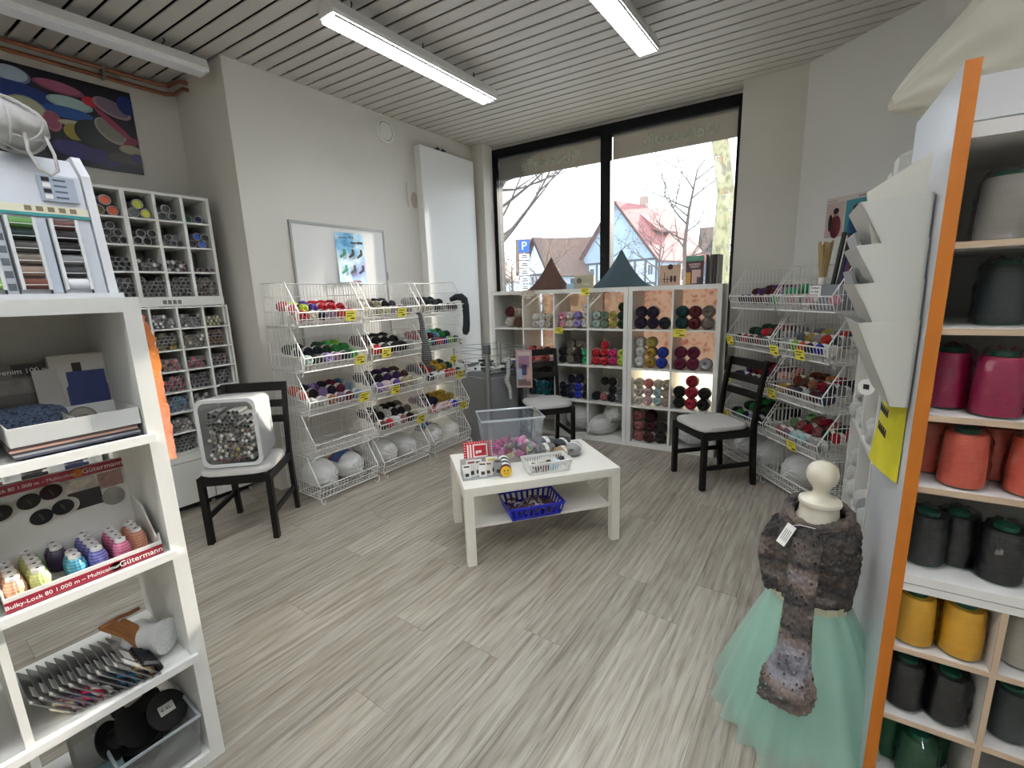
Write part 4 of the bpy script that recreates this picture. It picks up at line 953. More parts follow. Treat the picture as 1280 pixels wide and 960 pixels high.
slot_basket('slotted_basket', 'small white slotted plastic basket on the coffee table', wbp, TR+.02, .26, .145, .068, mat('#e9e9e4', .4), 17)
rs = random.Random(8)
for i, (col, cn, sh) in enumerate([('#e8e8e4', 'white', 0), ('#17181a', 'black', 0), ('#e4d4d0', 'pale pink', 1), ('#5a1520', 'dark red', 1), ('#6a1a28', 'wine red', 0), ('#3a2026', 'brown', 1), ('#8ab8d4', 'light blue', 0), ('#a8cce0', 'pale blue', 1), ('#dcdcd8', 'off-white', 0), ('#2a2c30', 'charcoal', 1)]):
    x = -.10+.022*i; v = MB(); v.rbox(-.028, -.016, 0, .028, .016, .03, .008)
    o = v.build('ribbon_roll' if sh else 'ribbon_card', mat(col, .7, bump=.2, bscale=90)); o.location = at((wbp[:2], TR+.02), x, rs.uniform(-.03, .03), .456+.014*(i % 2)); o.rotation_euler = (rs.uniform(-.3, .3), rs.uniform(-.3, .3), TR+rs.uniform(-.8, .8))
    tag(o, f'{cn} ribbon bundle in the white slotted basket', 'ribbon bundle', 'ribbon bundles in the white basket')
# red sewing card, leaflet holder with packets, cotton roll with a face
rc = thing('red_card', 'red dotted booklet with a white sewing machine standing on the table', 'booklet', (*at(TF, .135, .285)[:2], .452), (rad(-12), 0, TR-.06))
MB().box(-.082, 0, 0, .082, .008, .148).build('cover', mat('#b8222c', .45), rc, 0); MB().box(.082, 0, 0, .086, .008, .148).build('page_edge', PAPER, rc, 0)
DOT = mat('#f2e6e2', .5)
v = MB()
for i in range(11):
    for j in range(10):
        x, z = -.075+i*.015, .008+j*.0147
        if not (-.06 < x < .062 and .062 < z < .135): v.cyl((x, -.0012, z), (x, 0, z), .0032, n=6)
o = v.build('printed_dots', DOT, rc, 0); o['kind'] = 'stuff'
for b in ((-.062, .055, -.052, .132), (-.046, .055, -.036, .132), (-.028, .055, .058, .063), (-.028, .124, .058, .132), (-.028, .063, -.020, .124), (.050, .063, .058, .124), (-.012, .08, .022, .094), (-.012, .075, .0, .084)): MB().box(b[0], -.0013, b[1], b[2], 0, b[3]).build('printed_shape', DOT, rc, 0)
lh = thing('leaflet_holder', 'small clear holder of sewing notions on the coffee table', 'holder', (*at(TF, .125, .15)[:2], .451), TR-.04)
v = MB(); v.box(-.11, -.05, 0, .11, .06, .003); v.box(-.11, .057, 0, .11, .06, .085); v.box(-.11, -.05, 0, -.107, .06, .05); v.box(.107, -.05, 0, .11, .06, .05); v.build('tray', clear_mat('holder', '#d8dcdc', .55, .1, .1), lh, 0)
rs = random.Random(12); PK = ['white packet with black print', 'white packet with a red bar', 'white needle packet', 'white packet with a round badge', 'white packet with brown print', 'white packet with a yellow corner', 'grey packet']
for i in range(7):
    w, h = .045+.01*(i % 3), .075+.02*((i*3) % 4)/3; p = at((lh.location[:2], TR-.04), -.085+i*.029, -.03+.012*(i % 3), .456)
    t = thing('notion_packet', PK[i]+' in the clear holder', 'packet', p, (rad(-8), 0, TR-.04+rs.uniform(-.25, .25)))
    MB().box(-w/2, 0, 0, w/2, .006, h).build('packet', mat(('#e8e8e4', '#dddcd6', '#f0efec', '#e2e0da', '#d8d4ca', '#e6e4d6', '#8d8f90')[i], .4), t, 0)
    MB().box(-w*.35, -.001, h*.8, w*.35, 0, h*.9).build('printed_bar', mat(('#1a1a1a', '#7a2a44', '#2a2a2c', '#4a4a4c', '#7a3a2a', '#c8b43a', '#2a2a2a')[i], .5), t, 0)
    MB().box(-w*.2, -.001, h*.12, w*.25, 0, h*.35).build('printed_figure', mat('#2c2c2e', .5), t, 0)
t = thing('wool_roll', 'striped wool roll with a yellow smiling face end', 'wool roll', (*at(TF, .262, .165)[:2], .4825), TR-.15)
for i, c in enumerate(('#e8e6e0', '#22262c', '#d8d4cc', '#2a3038', '#e4e0d8', '#5a1f2c')): v = MB(); v.cyl((0, .09-i*.028, 0), (0, .09-i*.028-.028, 0), .032, n=18); v.build('stripe', mat(c, .9), t)
MB().cyl((0, -.078, 0), (0, -.085, 0), .030, n=20).build('face', mat('#e0b62a', .6), t)
for x in (-.01, .01): MB().cyl((x, -.085, .006), (x, -.0862, .006), .0045, n=8).build('eye', INK, t)
MB().tube([(-.012, -.0855, -.006), (-.005, -.0855, -.012), (.005, -.0855, -.012), (.012, -.0855, -.006)], .0015, 5).build('mouth', mat('#8a2a1a', .6), t)
# blue basket with buttons on the lower shelf
BBP = (*at(TF, .395, .115)[:2], .221)
BLUE = mat('#1420a8', .35)
slot_basket('blue_basket', 'royal blue plastic basket of rings on the lower table shelf', BBP, TR+.02, .325, .24, .075, BLUE, 9, .86)
RING = MB().tube([(.016*math.cos(2*PI*i/12), .016*math.sin(2*PI*i/12), 0) for i in range(12)], .0038, 5, closed=True).mesh('craft_ring', None, 60)
rs = random.Random(6)
for i in range(70):
    cn, col = rs.choice([('pale lilac', '#c8bcc8'), ('dark plum', '#4a2a38'), ('brown', '#5a4034'), ('mauve', '#8a6a7c'), ('grey', '#8a8488'), ('dark', '#241c22')])
    o = link('craft_ring', RING, None, at((BBP[:2], TR+.02), rs.uniform(-.115, .115), rs.uniform(-.075, .075), .2285+rs.random()*.035), (rs.uniform(-.9, .9), rs.uniform(-.9, .9), 0), mat(col, .4))
    s = rs.uniform(.8, 1.5); o.scale = (s, s, s); tag(o, f'{cn} craft ring in the royal blue basket', 'ring', f'{cn} craft rings in the blue basket')

# ================================================================ near shelf on the left
FSO = (-1.511, .43-1.464); FS = (FSO, PI/2)
NS = cube_shelf('white cube shelf with sewing goods in the left foreground', (*FSO, 0), PI/2, 4)
for c in range(4): MB().box(cell(c, 0)[0]-.012, .386, 1.08, cell(c, 0)[0]+CELL+.012, .392, 1.44).build('back_panel', mat('#c9c6bc', .6), NS, 0)
for r, z in ((0, 1.075), (1, .724), (2, .373)): MB().box(.03, -.012, z-.003, 1.44, .004, z+.020).build('label_rail', mat('#e2e2de', .3), NS, 0)
def inS(r, x, y, z, c=3): a, b = cell(c, r); return at(FS, a+x, y, b+z+.006)
SR = PI/2
# --- thread tower on top
tw = thing('thread_display', 'white thread display stand with stepped spools on the shelf', 'display stand', at(FS, 1.13, .05, 1.464), SR)
v = MB(); v.prism([(0, 0, 0), (0, .16, 0), (0, .16, .35), (0, .10, .35), (0, .045, .30)], (.285, 0, 0)); v.build('body', mat('#ccd0d6', .4), tw, 0)
MB().prism([(.287, -.012, 0), (.287, .17, 0), (.287, .17, .36), (.287, .09, .36), (.287, .036, .305)], (.018, 0, 0)).build('side_cheek', mat('#d4d6d8', .4), tw, 0)
MB().box(-.02, -.03, 0, .31, .17, .012).build('foot_plate', mat('#d4d6d8', .4), tw, 0)
ang = math.atan2(.045, .30)
def face(x, s, off=0): return (x, s*math.sin(ang)-off*math.cos(ang)+.0, s*math.cos(ang)+off*math.sin(ang)+.012)
def slab(name, x0, x1, s0, s1, o0, o1, m):
    v = MB(); v.prism([face(x0, s0, o0), face(x1, s0, o0), face(x1, s1, o0), face(x0, s1, o0)], Vector(face(0, 0, o1))-Vector(face(0, 0, o0))); return v.build(name, m, tw, 0)
slab('header_strip', .0, .285, .188, .212, .002, .004, mat('#d9d4bc', .5)); slab('header_band', .0, .285, .186, .193, .003, .005, mat('#2c8a8c', .5))
slab('info_label', .205, .272, .225, .285, .002, .004, mat('#9fa8b8', .5))
for i in range(4):
    slab('printed_icon', .212, .226, .230+i*.014, .240+i*.014, .004, .005, INK if i % 2 else PAPER); slab('printed_line', .232, .255, .233+i*.014, .237+i*.014, .004, .005, mat('#4a5464', .5))
slab('printed_line', .04, .10, .235, .240, .002, .003, mat('#2c8a8c', .5)); slab('printed_line', .05, .09, .222, .226, .002, .003, INK)
for i in range(5): slab('printed_icon', .17+i*.02, .182+i*.02, .198, .209, .004, .005, mat('#7a6a50', .5))
for q in (.052, .105, .127, .180, .203, .256): slab('channel', q-.0015, q+.0015, 0, .18, .001, .006, mat('#3a3c3e', .4))
slab('label_strip', .183, .201, .0, .18, .001, .003, mat('#c2cad4', .5))
slab('label_strip', .107, .125, .0, .18, .001, .003, mat('#b9bec4', .5)) 
for i in range(6): slab('printed_code', .110, .123, .008+i*.029, .024+i*.029, .003, .004, mat('#5a6068', .6))
spool = MB(); spool.cyl((-.019, 0, 0), (.019, 0, 0), .0125, n=14); SPL = spool.mesh('thread_spool', None, 40)
cap = MB(); cap.box(-.0255, -.014, -.014, -.0195, .012, .014); CAPL = cap.mesh('spool_end', mat('#e4e6e6', .35), 0)
lbl = MB().box(-.019, -.0135, -.0035, .019, -.0125, -.0018).mesh('spool_label', mat('#e8e8e8', .3), 0)
SC = [[('light green', '#5e8a4a'), ('dark green', '#10261f'), ('grey', '#4c4a46'), ('taupe', '#6c6458'), ('beige', '#8a7566'), ('russet', '#6a3c30')], [('mauve brown', '#5c3a38'), ('black brown', '#1e1718'), ('black', '#1a1a1b'), ('mid grey', '#7c7e80'), ('charcoal', '#3a3b3d'), ('white', '#d8dadc')], [('olive', '#4a5a34'), ('fern green', '#3f7a44'), ('moss', '#39402a'), ('sand', '#9a8a70'), ('umber', '#4a382c'), ('lime', '#8ac04a')]]
tp = tw.matrix_world
for c, x in enumerate((.155, .230, .080)):
    for r in range(6):
        f = face(x, .166-r*.0285, .006); p = at(FS, 1.13+f[0], .05+f[1], 1.464+f[2])
        o = link('thread_spool', SPL, None, p, (0, 0, SR), mat(SC[c][r][1], .6, spec=.3)); tag(o, f'{SC[c][r][0]} thread spool in the white display stand, {("top", "second", "third", "fourth", "fifth", "bottom")[r]} row', 'thread spool', 'spools in the thread display')
        link('spool_end', CAPL, o); q = link('spool_end', CAPL, o, (.045, 0, 0)); link('spool_label', lbl, o)
# white yarn ball on the tower
o = yarn('white', at(FS, 1.312, .11, 1.464+.362+.042), .062, SR*0+.25, 'lying loose on top of the thread display stand', -1, 0); o.scale = (.062, .05, .05)
v = MB(); rr = random.Random(2)
for i in range(26):
    a = rr.random()*6.28; tl_ = rr.uniform(-.7, .7); R = 1.03
    ax = Vector((math.cos(a)*math.cos(tl_), math.sin(a)*math.cos(tl_), math.sin(tl_))); u_ = ax.orthogonal().normalized(); w_ = ax.cross(u_); s0 = rr.random()*6
    v.tube([u_*R*math.cos(s0+t_*.28)+w_*R*1.25*math.sin(s0+t_*.28)+ax*.25 for t_ in range(9)], .055, 5)
v.build('loose_strand', yarn_mat('#e9e7e2'), o)
v = MB(); v.T = Matrix.LocRotScale(o.location, o.rotation_euler, o.scale).inverted()
v.tube([at(FS, 1.325, .052, 1.84), at(FS, 1.322, .040, 1.80), at(FS, 1.332, .028, 1.76), at(FS, 1.350, .026, 1.748), at(FS, 1.364, .030, 1.762), at(FS, 1.366, .042, 1.80), at(FS, 1.36, .055, 1.84)], .0035, 6); v.build('yarn_tail', yarn_mat('#e9e7e2'), o)
# --- top cell: tray of printed boxes
tr = thing('card_tray', 'flat white ribbed card tray on a stack of sheets', 'tray', inS(0, .085, .015, .030), SR)
RIB = mat('#d2d3d0', .5)
MB().box(0, 0, 0, .245, .20, .003).build('base', RIB, tr, 0)
for b in ((0, 0, .003, .245, .003, .045), (0, .197, .003, .245, .20, .045), (0, .003, .003, .003, .197, .045), (.242, .003, .003, .245, .197, .045), (.12, .003, .003, .123, .197, .04)): MB().box(*b).build('tray_side', RIB, tr, 0)
v = MB()
for i in range(60): v.box(.002+i*.004, -.001, .003, .0038+i*.004, 0, .044)
o = v.build('front_ribs', RIB, tr, 0); o['kind'] = 'stuff'
for i, c in enumerate(('#3a4254', '#8d8d92', '#2c2c34', '#b08a7c', '#5a4a48')):
    tag(link('card_sheet', MB().box(0, 0, 0, .24, .20, .005).mesh('card_sheet', mat(c, .6), 0), None, inS(0, .088-.002*i, .018, .0005+.0056*i), SR), ('navy', 'grey', 'black', 'salmon', 'brown')[i]+' card sheet in the thin stack under the tray', 'card sheet')
bx_ = thing('denim_yarn_box', 'dark printed yarn display box lettered Denim 100 m', 'box', inS(0, .062, .27, .0), (rad(-6), 0, SR))
MB().box(0, 0, 0, .17, .02, .20).build('carton', mat('#5a554e', .5, var=.1, scale=12), bx_, 0)
MB().box(.085, -.001, .165, .165, 0, .198).build('printed_panel', mat('#26221f', .5), bx_, 0); MB().box(.0, -.001, .12, .165, 0, .160).build('printed_panel', mat('#77706a', .5, var=.3, scale=40), bx_, 0)
lettering('Denim 100 m', .019, PAPER, bx_, (.105, -.002, .180), (PI/2, 0, 0))
o = link('yarn_skein', BALL[1], None, inS(0, .125, .20, .052), (0, .1, SR+PI/2), ramp_mat('yarn_denim', ['#1c2434', '#3c4a66', '#6a7890', '#202a3c'], .9, 9, 'noise', .5)); o.scale = (.045, .082, .045); tag(o, 'navy mottled yarn skein lying before the denim box', 'yarn skein')
bx2 = thing('booklet_box', 'white booklet with a photo of a blue jumper', 'booklet', inS(0, .212, .262, .0), (rad(-6), 0, SR-.12))
MB().rbox(0, 0, 0, .125, .015, .215, .004).build('cover', mat('#c4c0b6', .5), bx2, 0); MB().box(.035, -.001, .06, .118, 0, .165).build('printed_jumper', mat('#27356a', .6, var=.2, scale=20), bx2, 0); MB().box(.05, -.0012, .165, .07, 0, .19).build('printed_hair', mat('#2a211c', .6), bx2, 0)
for s in (0, 1): MB().prism([(.03+s*.09, -.0008, .06), (.04+s*.08, -.0008, .06), (.045+s*.065, -.0008, .14), (.03+s*.09, -.0008, .12)], (0, .0005, 0)).build('printed_sleeve', mat('#30427c', .6), bx2, 0)
tag(link('photo_card', MB().box(0, 0, 0, .05, .006, .18).mesh('photo_card', mat('#aca9a2', .5), 0), None, inS(0, .18, .245, .0), (rad(-6), 0, SR)), 'narrow grey photo card between the denim box and booklet', 'card')
t = thing('round_tin', 'round tin with pale lettered lid in the tray', 'tin', inS(0, .235, .12, .052), (rad(-15), 0, SR-.1))
v = MB(); v.T = Matrix.Rotation(PI/2, 4, 'X'); v.lathe([(0, .014), (.028, .014), (.031, .012), (.032, 0)], 22); v.build('lid', mat('#6a655a', .4), t)
v = MB(); v.T = Matrix.Rotation(PI/2, 4, 'X'); v.lathe([(0, .0152), (.026, .0152)], 22); v.build('paper_disc', mat('#a09c8c', .6), t)
lettering('LIEBE', .011, INK, t, (0, -.0158, .004), (PI/2, 0, 0)); lettering('MASCHE', .009, INK, t, (0, -.0158, -.008), (PI/2, 0, 0))
t = thing('orange_packet', 'white and orange packet at the left edge of the top cell', 'packet', inS(0, .0, .02, .0), SR-.2)
MB().box(0, 0, 0, .05, .03, .10).build('carton', mat('#e4e4e0', .5), t, 0); MB().box(.0, -.001, .06, .05, 0, .098).build('printed_panel', mat('#e0982a', .5), t, 0); MB().box(.006, -.001, .01, .044, 0, .03).build('printed_panel', INK, t, 0); lettering('RL', .018, INK, t, (.026, -.0015, .045), (PI/2, 0, 0))
# --- second cell: sewing thread display
DB = thing('thread_counter_display', 'white and red card display box of multicolour threads', 'display box', inS(1, .012, .006, .0), SR)
CARD = mat('#d9d8d2', .5); GR = mat('#8f1830', .45); w_, d_ = .308, .20
MB().box(0, 0, 0, w_, d_, .004).build('base', CARD, DB, 0)
MB().box(0, 0, .004, w_, .004, .036).build('front_wall', CARD, DB, 0)
MB().box(0, -.001, .0, w_, 0, .026).build('red_band', GR, DB, 0)
for x in (0, w_-.004): MB().prism([(x, .004, .004), (x, d_, .004), (x, d_, .13), (x, d_*.55, .115), (x, .03, .036), (x, .004, .06)], (.004, 0, 0)).build('side_wall', CARD, DB, 0)
MB().prism([(0, d_-.004, .004), (w_, d_-.004, .004), (w_, d_+.03, .245), (0, d_+.03, .245)], (0, .004, 0)).build('header_board', CARD, DB, 0)
hb = link('header_print', None, DB, (0, d_-.013, -.026), (math.atan2(-.034, .241), 0, 0))
MB().box(0, -.0008, .245, w_, 0, .272).build('red_band', GR, hb, 0)
BR = 'G\u00fctermann'
lettering(BR, .020, PAPER, hb, (.262, -.0014, .2585), (PI/2, 0, 0)); lettering('Bulky-Lock 80 1.000 m \u2013 Multicolour', .013, PAPER, hb, (.105, -.0014, .2585), (PI/2, 0, 0))
v = MB(); v.T = Matrix.Translation((.205, -.0012, .2585)) @ Matrix.Rotation(PI/2, 4, 'X') @ Matrix.Diagonal((1.3, 1, 1, 1)); v.lathe([(0, .0006), (.011, .0006)], 16); v.build('orange_badge', mat('#d87a1e', .5), hb)
for x, z, c in ((.045, .205, '#26241c'), (.10, .215, '#2a2c22'), (.145, .225, '#34181c'), (.115, .165, '#141c22'), (.16, .175, '#17171c')):
    for k, (s, cc) in enumerate(((1, '#d8d4cc'), (.86, c), (.5, '#4a4840'))):
        v = MB(); v.T = Matrix.Translation((x+(.008 if k == 0 else 0), -.001-.0004*k, z)) @ Matrix.Rotation(-.3, 4, 'Y') @ Matrix.Rotation(PI/2, 4, 'X') @ Matrix.Diagonal((1.15 if k < 2 else .25, 1, 1, 1)); v.lathe([(0, .0003), (.024*s, .0003)], 20); v.build('printed_spool', mat(cc, .5), hb)
MB().box(.175, -.001, .155, .245, 0, .205).build('printed_photo', mat('#1c1816', .5), hb, 0)
MB().box(.245, -.0008, .195, .30, 0, .24).build('printed_photo', mat('#9a7a72', .5, var=.4, scale=60), hb, 0); MB().box(.175, -.0008, .21, .24, 0, .24).build('printed_photo', mat('#b8aca2', .5, var=.3, scale=60), hb, 0)
v = MB(); v.T = Matrix.Translation((.27, -.0012, .165)) @ Matrix.Rotation(PI/2, 4, 'X'); v.lathe([(.025, .0004), (.027, .0004)], 24); v.build('printed_circle', mat('#a8a49c', .5), hb)
lettering(BR, .021, PAPER, DB, (.258, -.0016, .013), (PI/2, 0, 0)); lettering('Bulky-Lock 80 1.000 m \u2013 Multicolour', .014, PAPER, DB, (.105, -.0016, .013), (PI/2, 0, 0))
v = MB(); v.T = Matrix.Translation((.203, -.0012, .013)) @ Matrix.Rotation(PI/2, 4, 'X') @ Matrix.Diagonal((1.3, 1, 1, 1)); v.lathe([(0, .0006), (.011, .0006)], 16); v.build('orange_badge', mat('#d87a1e', .5), DB)
kg = MB(); kg.lathe([(0, 0), (.019, 0), (.0205, .004), (.0205, .038), (.016, .052), (.011, .058), (.0, .058)], 16); KING = kg.mesh('thread_cone', None, 40)
kc = MB(); kc.lathe([(.0035, .0665), (.012, .066), (.0125, .058), (.0, .058)], 14); KCAP = kc.mesh('spool_cap', mat('#dcd8d4', .4), 40)
kh = MB(); kh.lathe([(0, .0668), (.004, .0668)], 10); KHOLE = kh.mesh('core_hole', INK, 0)
TCOL = [(.025, ['peach', '#c88a6a'], ['#e0b89a'], 4, 0), (.068, ['apple green', '#a8c07a'], ['#d8d48a'], 5, .0), (.118, ['dark violet', '#2a2030'], ['#4a3a5c'], 2, 3), (.135, ['turquoise', '#5ab4bc'], ['#3a5a8a'], 2, 0), (.178, ['blue violet', '#3a3880'], ['#8a8ac0'], 5, 0), (.228, ['raspberry', '#a83a68'], ['#d88aa0'], 4, .0), (.272, ['rust pink', '#b06a54'], ['#c89a7a'], 3, 1)]
for (x, (cn, c0), alt, n, off) in TCOL:
    for k in range(n):
        y = .030+(k+off)*.0365*.93; xx = x-.005*(k+off)*.0
        if y > d_-.02: continue
        mm = ramp_mat('thread_'+cn.replace(' ', '_'), [c0, alt[0], c0, alt[0]], .35, 26, 'zwave', .25, (.3, .3, 1.5), 3)
        o = link('thread_cone', KING, None, inS(1, .012+xx, .008+y, .006), SR, mm); tag(o, f'{cn} thread cone, {("front", "second", "third", "fourth", "fifth")[k]} in its file in the card display', 'thread cone', 'thread cones in the card display'); link('spool_cap', KCAP, o); link('core_hole', KHOLE, o)
# --- third cell: carded braids
def braid_card(i, x, y, tilt, c, label, w=.17, h=.115):
    t = thing('braid_card', label, 'braid card', inS(2, x, y, .002), (rad(tilt), 0, 0))
    MB().box(0, -.003, 0, w, 0, h).build('card', clear_mat('card_sleeve', '#b4b6b6', .5, .2, .1), t, 0)
    n = 9; v = MB()
    for k in range(n):
        u = .008+k*(w-.010)/n; v.tube([(u, -.006, .008), (u+.006, .008, .006), (u+.009, .016, .030), (u+.006, .006, .058), (u, -.006, .054)], .0078, 5, closed=True)
    o = v.build('wound_braid', mat(c, .85, bump=.4, bscale=140), t)
    MB().box(w*.45, 0, h*.62, w*.75, .001, h*.88).build('paper_label', PAPER, t, 0)
for i, (c, cn) in enumerate((('#e2d8c0', 'cream'), ('#a06a78', 'mauve'), ('#3c4474', 'slate blue'), ('#d0204e', 'bright pink'), ('#d8d6d0', 'white'), ('#3a3834', 'black and grey'), ('#17191c', 'black'), ('#1a6ea0', 'turquoise blue'), ('#24303c', 'dark blue'), ('#8a6a44', 'bronze'), ('#14161a', 'jet black'))):
    braid_card(i, .082+i*.0175, .20-.004*i, 38, c, f'{cn} braid wound on a clear card in the third cell')
t = thing('leather_cord', 'bundle of brown leather cord leaning in the third cell', 'cord bundle', inS(2, .235, .10, .01), (rad(-20), 0, SR+.5))
v = MB()
for k in range(12): v.tube([(-.05+k*.006, -.01+.004*(k % 3), .15-.002*k), (-.015+k*.004, -.016+.003*(k % 2), .09), (.0+k*.0028, -.014, .05), (-.01+k*.006, -.012, .0)], .0045, 6)
v.tube([(-.05, -.01, .15), (0, -.016, .145), (.03, -.012, .135), (.06, -.01, .13)], .006, 6); v.build('strands', mat('#8a5a2e', .45), t)
t = thing('white_cord_reel', 'reel of white cord lying at the end of the third cell', 'cord reel', inS(2, .275, .115, .052), (PI/2, 0, rad(128)))
v = MB(); v.lathe([(0, -.05), (.05, -.05), (.052, -.04), (.042, -.02), (.040, .0), (.042, .02), (.052, .04), (.05, .05), (0, .05)], 24); v.build('cord', mat('#d8dad8', .6, bump=.5, bscale=90, stretch=(1, 1, 6)), t)
t = thing('plum_braid_roll', 'crimson braid roll in the neighbouring lower cell', 'braid roll', inS(2, .25, .06, .002, 2), SR)
v = MB(); v.T = Matrix.Rotation(.12, 4, 'Y'); v.lathe([(0, 0), (.028, 0), (.03, .02), (.028, .12), (.02, .17), (0, .18)], 14); v.build('roll', mat('#8a1436', .7, bump=.4, bscale=70), t)
t = thing('pink_braid_roll', 'pink and teal braid bundle at the left picture edge', 'braid roll', inS(2, .19, .05, .002, 2), SR)
v = MB(); v.lathe([(0, 0), (.03, 0), (.032, .03), (.03, .06), (0, .06)], 14); v.build('teal_roll', mat('#2a7a7c', .7, bump=.4, bscale=70), t); v = MB(); v.lathe([(0, .06), (.03, .06), (.034, .12), (.026, .2), (0, .21)], 14); v.build('pink_roll', mat('#b08a94', .7, bump=.4, bscale=70), t)
# --- bottom cell: clear bin of black reels, teal reel
lb = thing('clear_reel_bin', 'clear plastic bin of black reels in the bottom cell', 'bin', inS(3, .225, .135, .0), SR)
v = MB(); W2, D2, HH = .10, .135, .14
for k0, k1, z0, z1 in ((.9, 1, 0, HH),):
    q0 = [(-W2*k0, -D2*k0), (W2*k0, -D2*k0), (W2*k0, D2*k0), (-W2*k0, D2*k0)]; q1 = [(-W2*k1, -D2*k1), (W2*k1, -D2*k1), (W2*k1, D2*k1), (-W2*k1, D2*k1)]
    for i in range(4): v.add([(*q0[i], z0), (*q0[(i+1) % 4], z0), (*q1[(i+1) % 4], z1), (*q1[i], z1)], [(0, 1, 2, 3)])
    v.add([(*p, z0) for p in q0], [(0, 1, 2, 3)])
v.build('shell', clear_mat('bin_clear2', '#c8ccce', .30, .14, .08), lb, 0); MB().tube([(*p, HH) for p in q1], .006, 6, closed=True).build('rim', clear_mat('bin_rim', '#dfe8ee', .65, .15, .1), lb)
rl = MB(); rl.lathe([(0, -.03), (.058, -.03), (.058, -.026), (.028, -.024), (.028, .024), (.058, .026), (.058, .03), (0, .03)], 26); REEL = rl.mesh('black_reel', mat('#121212', .45), 40)
for i, (x, y, z, eu, lab) in enumerate(((.165, .11, .155, (rad(62), 0, SR+1.0), 'black reel standing on edge toward the left of the clear bin'), (.225, .20, .16, (rad(25), rad(-15), SR), 'black reel with paper label at the back of the clear bin'), (.265, .12, .13, (rad(48), rad(12), SR+.3), 'black reel with price label at the front of the clear bin'), (.20, .14, .07, (rad(10), 0, SR), 'black reel lying at the bottom of the clear bin'))):
    o = link('black_reel', REEL, None, inS(3, x, y, z), eu); tag(o, lab, 'reel', 'black reels in the clear bin')
    if i in (1, 2):
        lo_ = link('paper_label', MB().box(-.025, -.012, .0302, .02, .018, .0308).mesh('paper_label', mat('#b8b6ae', .6), 0), o)
        link('printed_price', text_mesh('\u20ac 45,-' if i == 2 else '2,95', .014, INK, .0002), lo_, (-.002, .003, .0312))
t = thing('teal_reel', 'pale teal cord reel lying beside the clear bin', 'reel', inS(3, .09, .10, .055), (0, PI/2, SR))
v = MB(); v.lathe([(0, -.06), (.05, -.06), (.05, -.055), (.046, -.05), (.046, .05), (.05, .055), (.05, .06), (0, .06)], 22); v.build('cord', mat('#6a8a8c', .7, bump=.6, bscale=60, stretch=(1, 1, 8)), t)
t = thing('white_carton', 'white carton standing behind the teal reel in the bottom cell', 'box', inS(3, .07, .20, .0), SR)
MB().rbox(0, 0, 0, .13, .12, .14, .003).build('carton', mat('#cfcfca', .6), t, 0)
# --- hanging felt strip at the end of the shelf
rs = random.Random(15)
v = MB(); pts = [(.002, 0)]
edge = [(.012+.016*min(1, i/4)+rs.uniform(-.004, .004), -.016*i) for i in range(27)]
v.prism([(-1.545, .431, 1.415)]+[(-1.545-.3*0, .431+e, 1.415+z) for e, z in edge]+[(-1.545, .431, 1.415-.016*26)], (-.05, 0, 0))
fs = thing('felt_strips', 'salmon and orange ribbed fabric strip hanging on the shelf end', 'fabric strip', (0, 0, 0)); v.build('strip', ramp_mat('felt', ['#c8683a', '#e08a6a', '#d8785c', '#c87a3a'], .9, 3, 'noise', .3, (1, 1, 1)), fs)
MB().tube([(-1.55, .437, 1.42), (-1.56, .444, 1.46), (-1.57, .437, 1.43)], .002, 5).build('hook', STEEL, fs)
# ================================================================ tall orange-edged cone shelf
OA = rad(4.2); OS = ((.2, 1.4), OA)
PAN = mat('#d3d6da', .22); WD = mat('#b59f86', .6); BRD = mat('#c9c6c0', .5)
os_ = thing('cone_shelf', 'tall white shelf with orange front edge holding thread cones', 'shelf', (.2, 1.4, 0), OA)
MB().box(-.025, .0, 0, 0, .43, 1.877).build('side_panel', PAN, os_, 0)
MB().box(-.026, -.004, 0, .0005, .0, 1.878).build('edge_strip', mat('#b0640f', .5, var=.06, scale=5), os_, 0)
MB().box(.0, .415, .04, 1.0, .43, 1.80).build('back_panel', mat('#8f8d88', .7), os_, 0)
MB().box(1.0, .0, 0, 1.025, .43, 1.877).build('side_panel', PAN, os_, 0)
MB().box(.0, .02, 1.765, 1.0, .04, 1.85).build('fascia', mat('#b9b8b8', .5), os_, 0)
for z, th in ((1.757, .03), (1.518, .014), (1.33, .014), (1.127, .014), (.948, .014), (.502, .012), (.292, .012), (.08, .02)):
    b = MB().box(.0, .006, z-th, 1.0, .415, z).build('shelf_board', BRD, os_, 0)
    MB().box(.0, .0, z-th, 1.0, .006, z).build('board_edge', BRD if th > .02 else WD, b, 0)
b = MB().box(.0, .0, .668, 1.0, .415, .712).build('shelf_board', mat('#d8d6d0', .4), os_, 0)
MB().box(.0, -.001, .688, 1.0, 0, .690).build('groove', mat('#8d8a84', .6), b, 0)
for x in (.182, .372, .562, .752):
    for z0, z1 in ((.092, .280), (.292, .490), (.502, .668)):
        dv = MB().box(x, .004, z0 if z0 > .1 else .08, x+.012, .415, z1).build('divider', BRD, os_, 0)
        MB().box(x, .0, z0 if z0 > .1 else .08, x+.012, .004, z1).build('board_edge', WD, dv, 0)
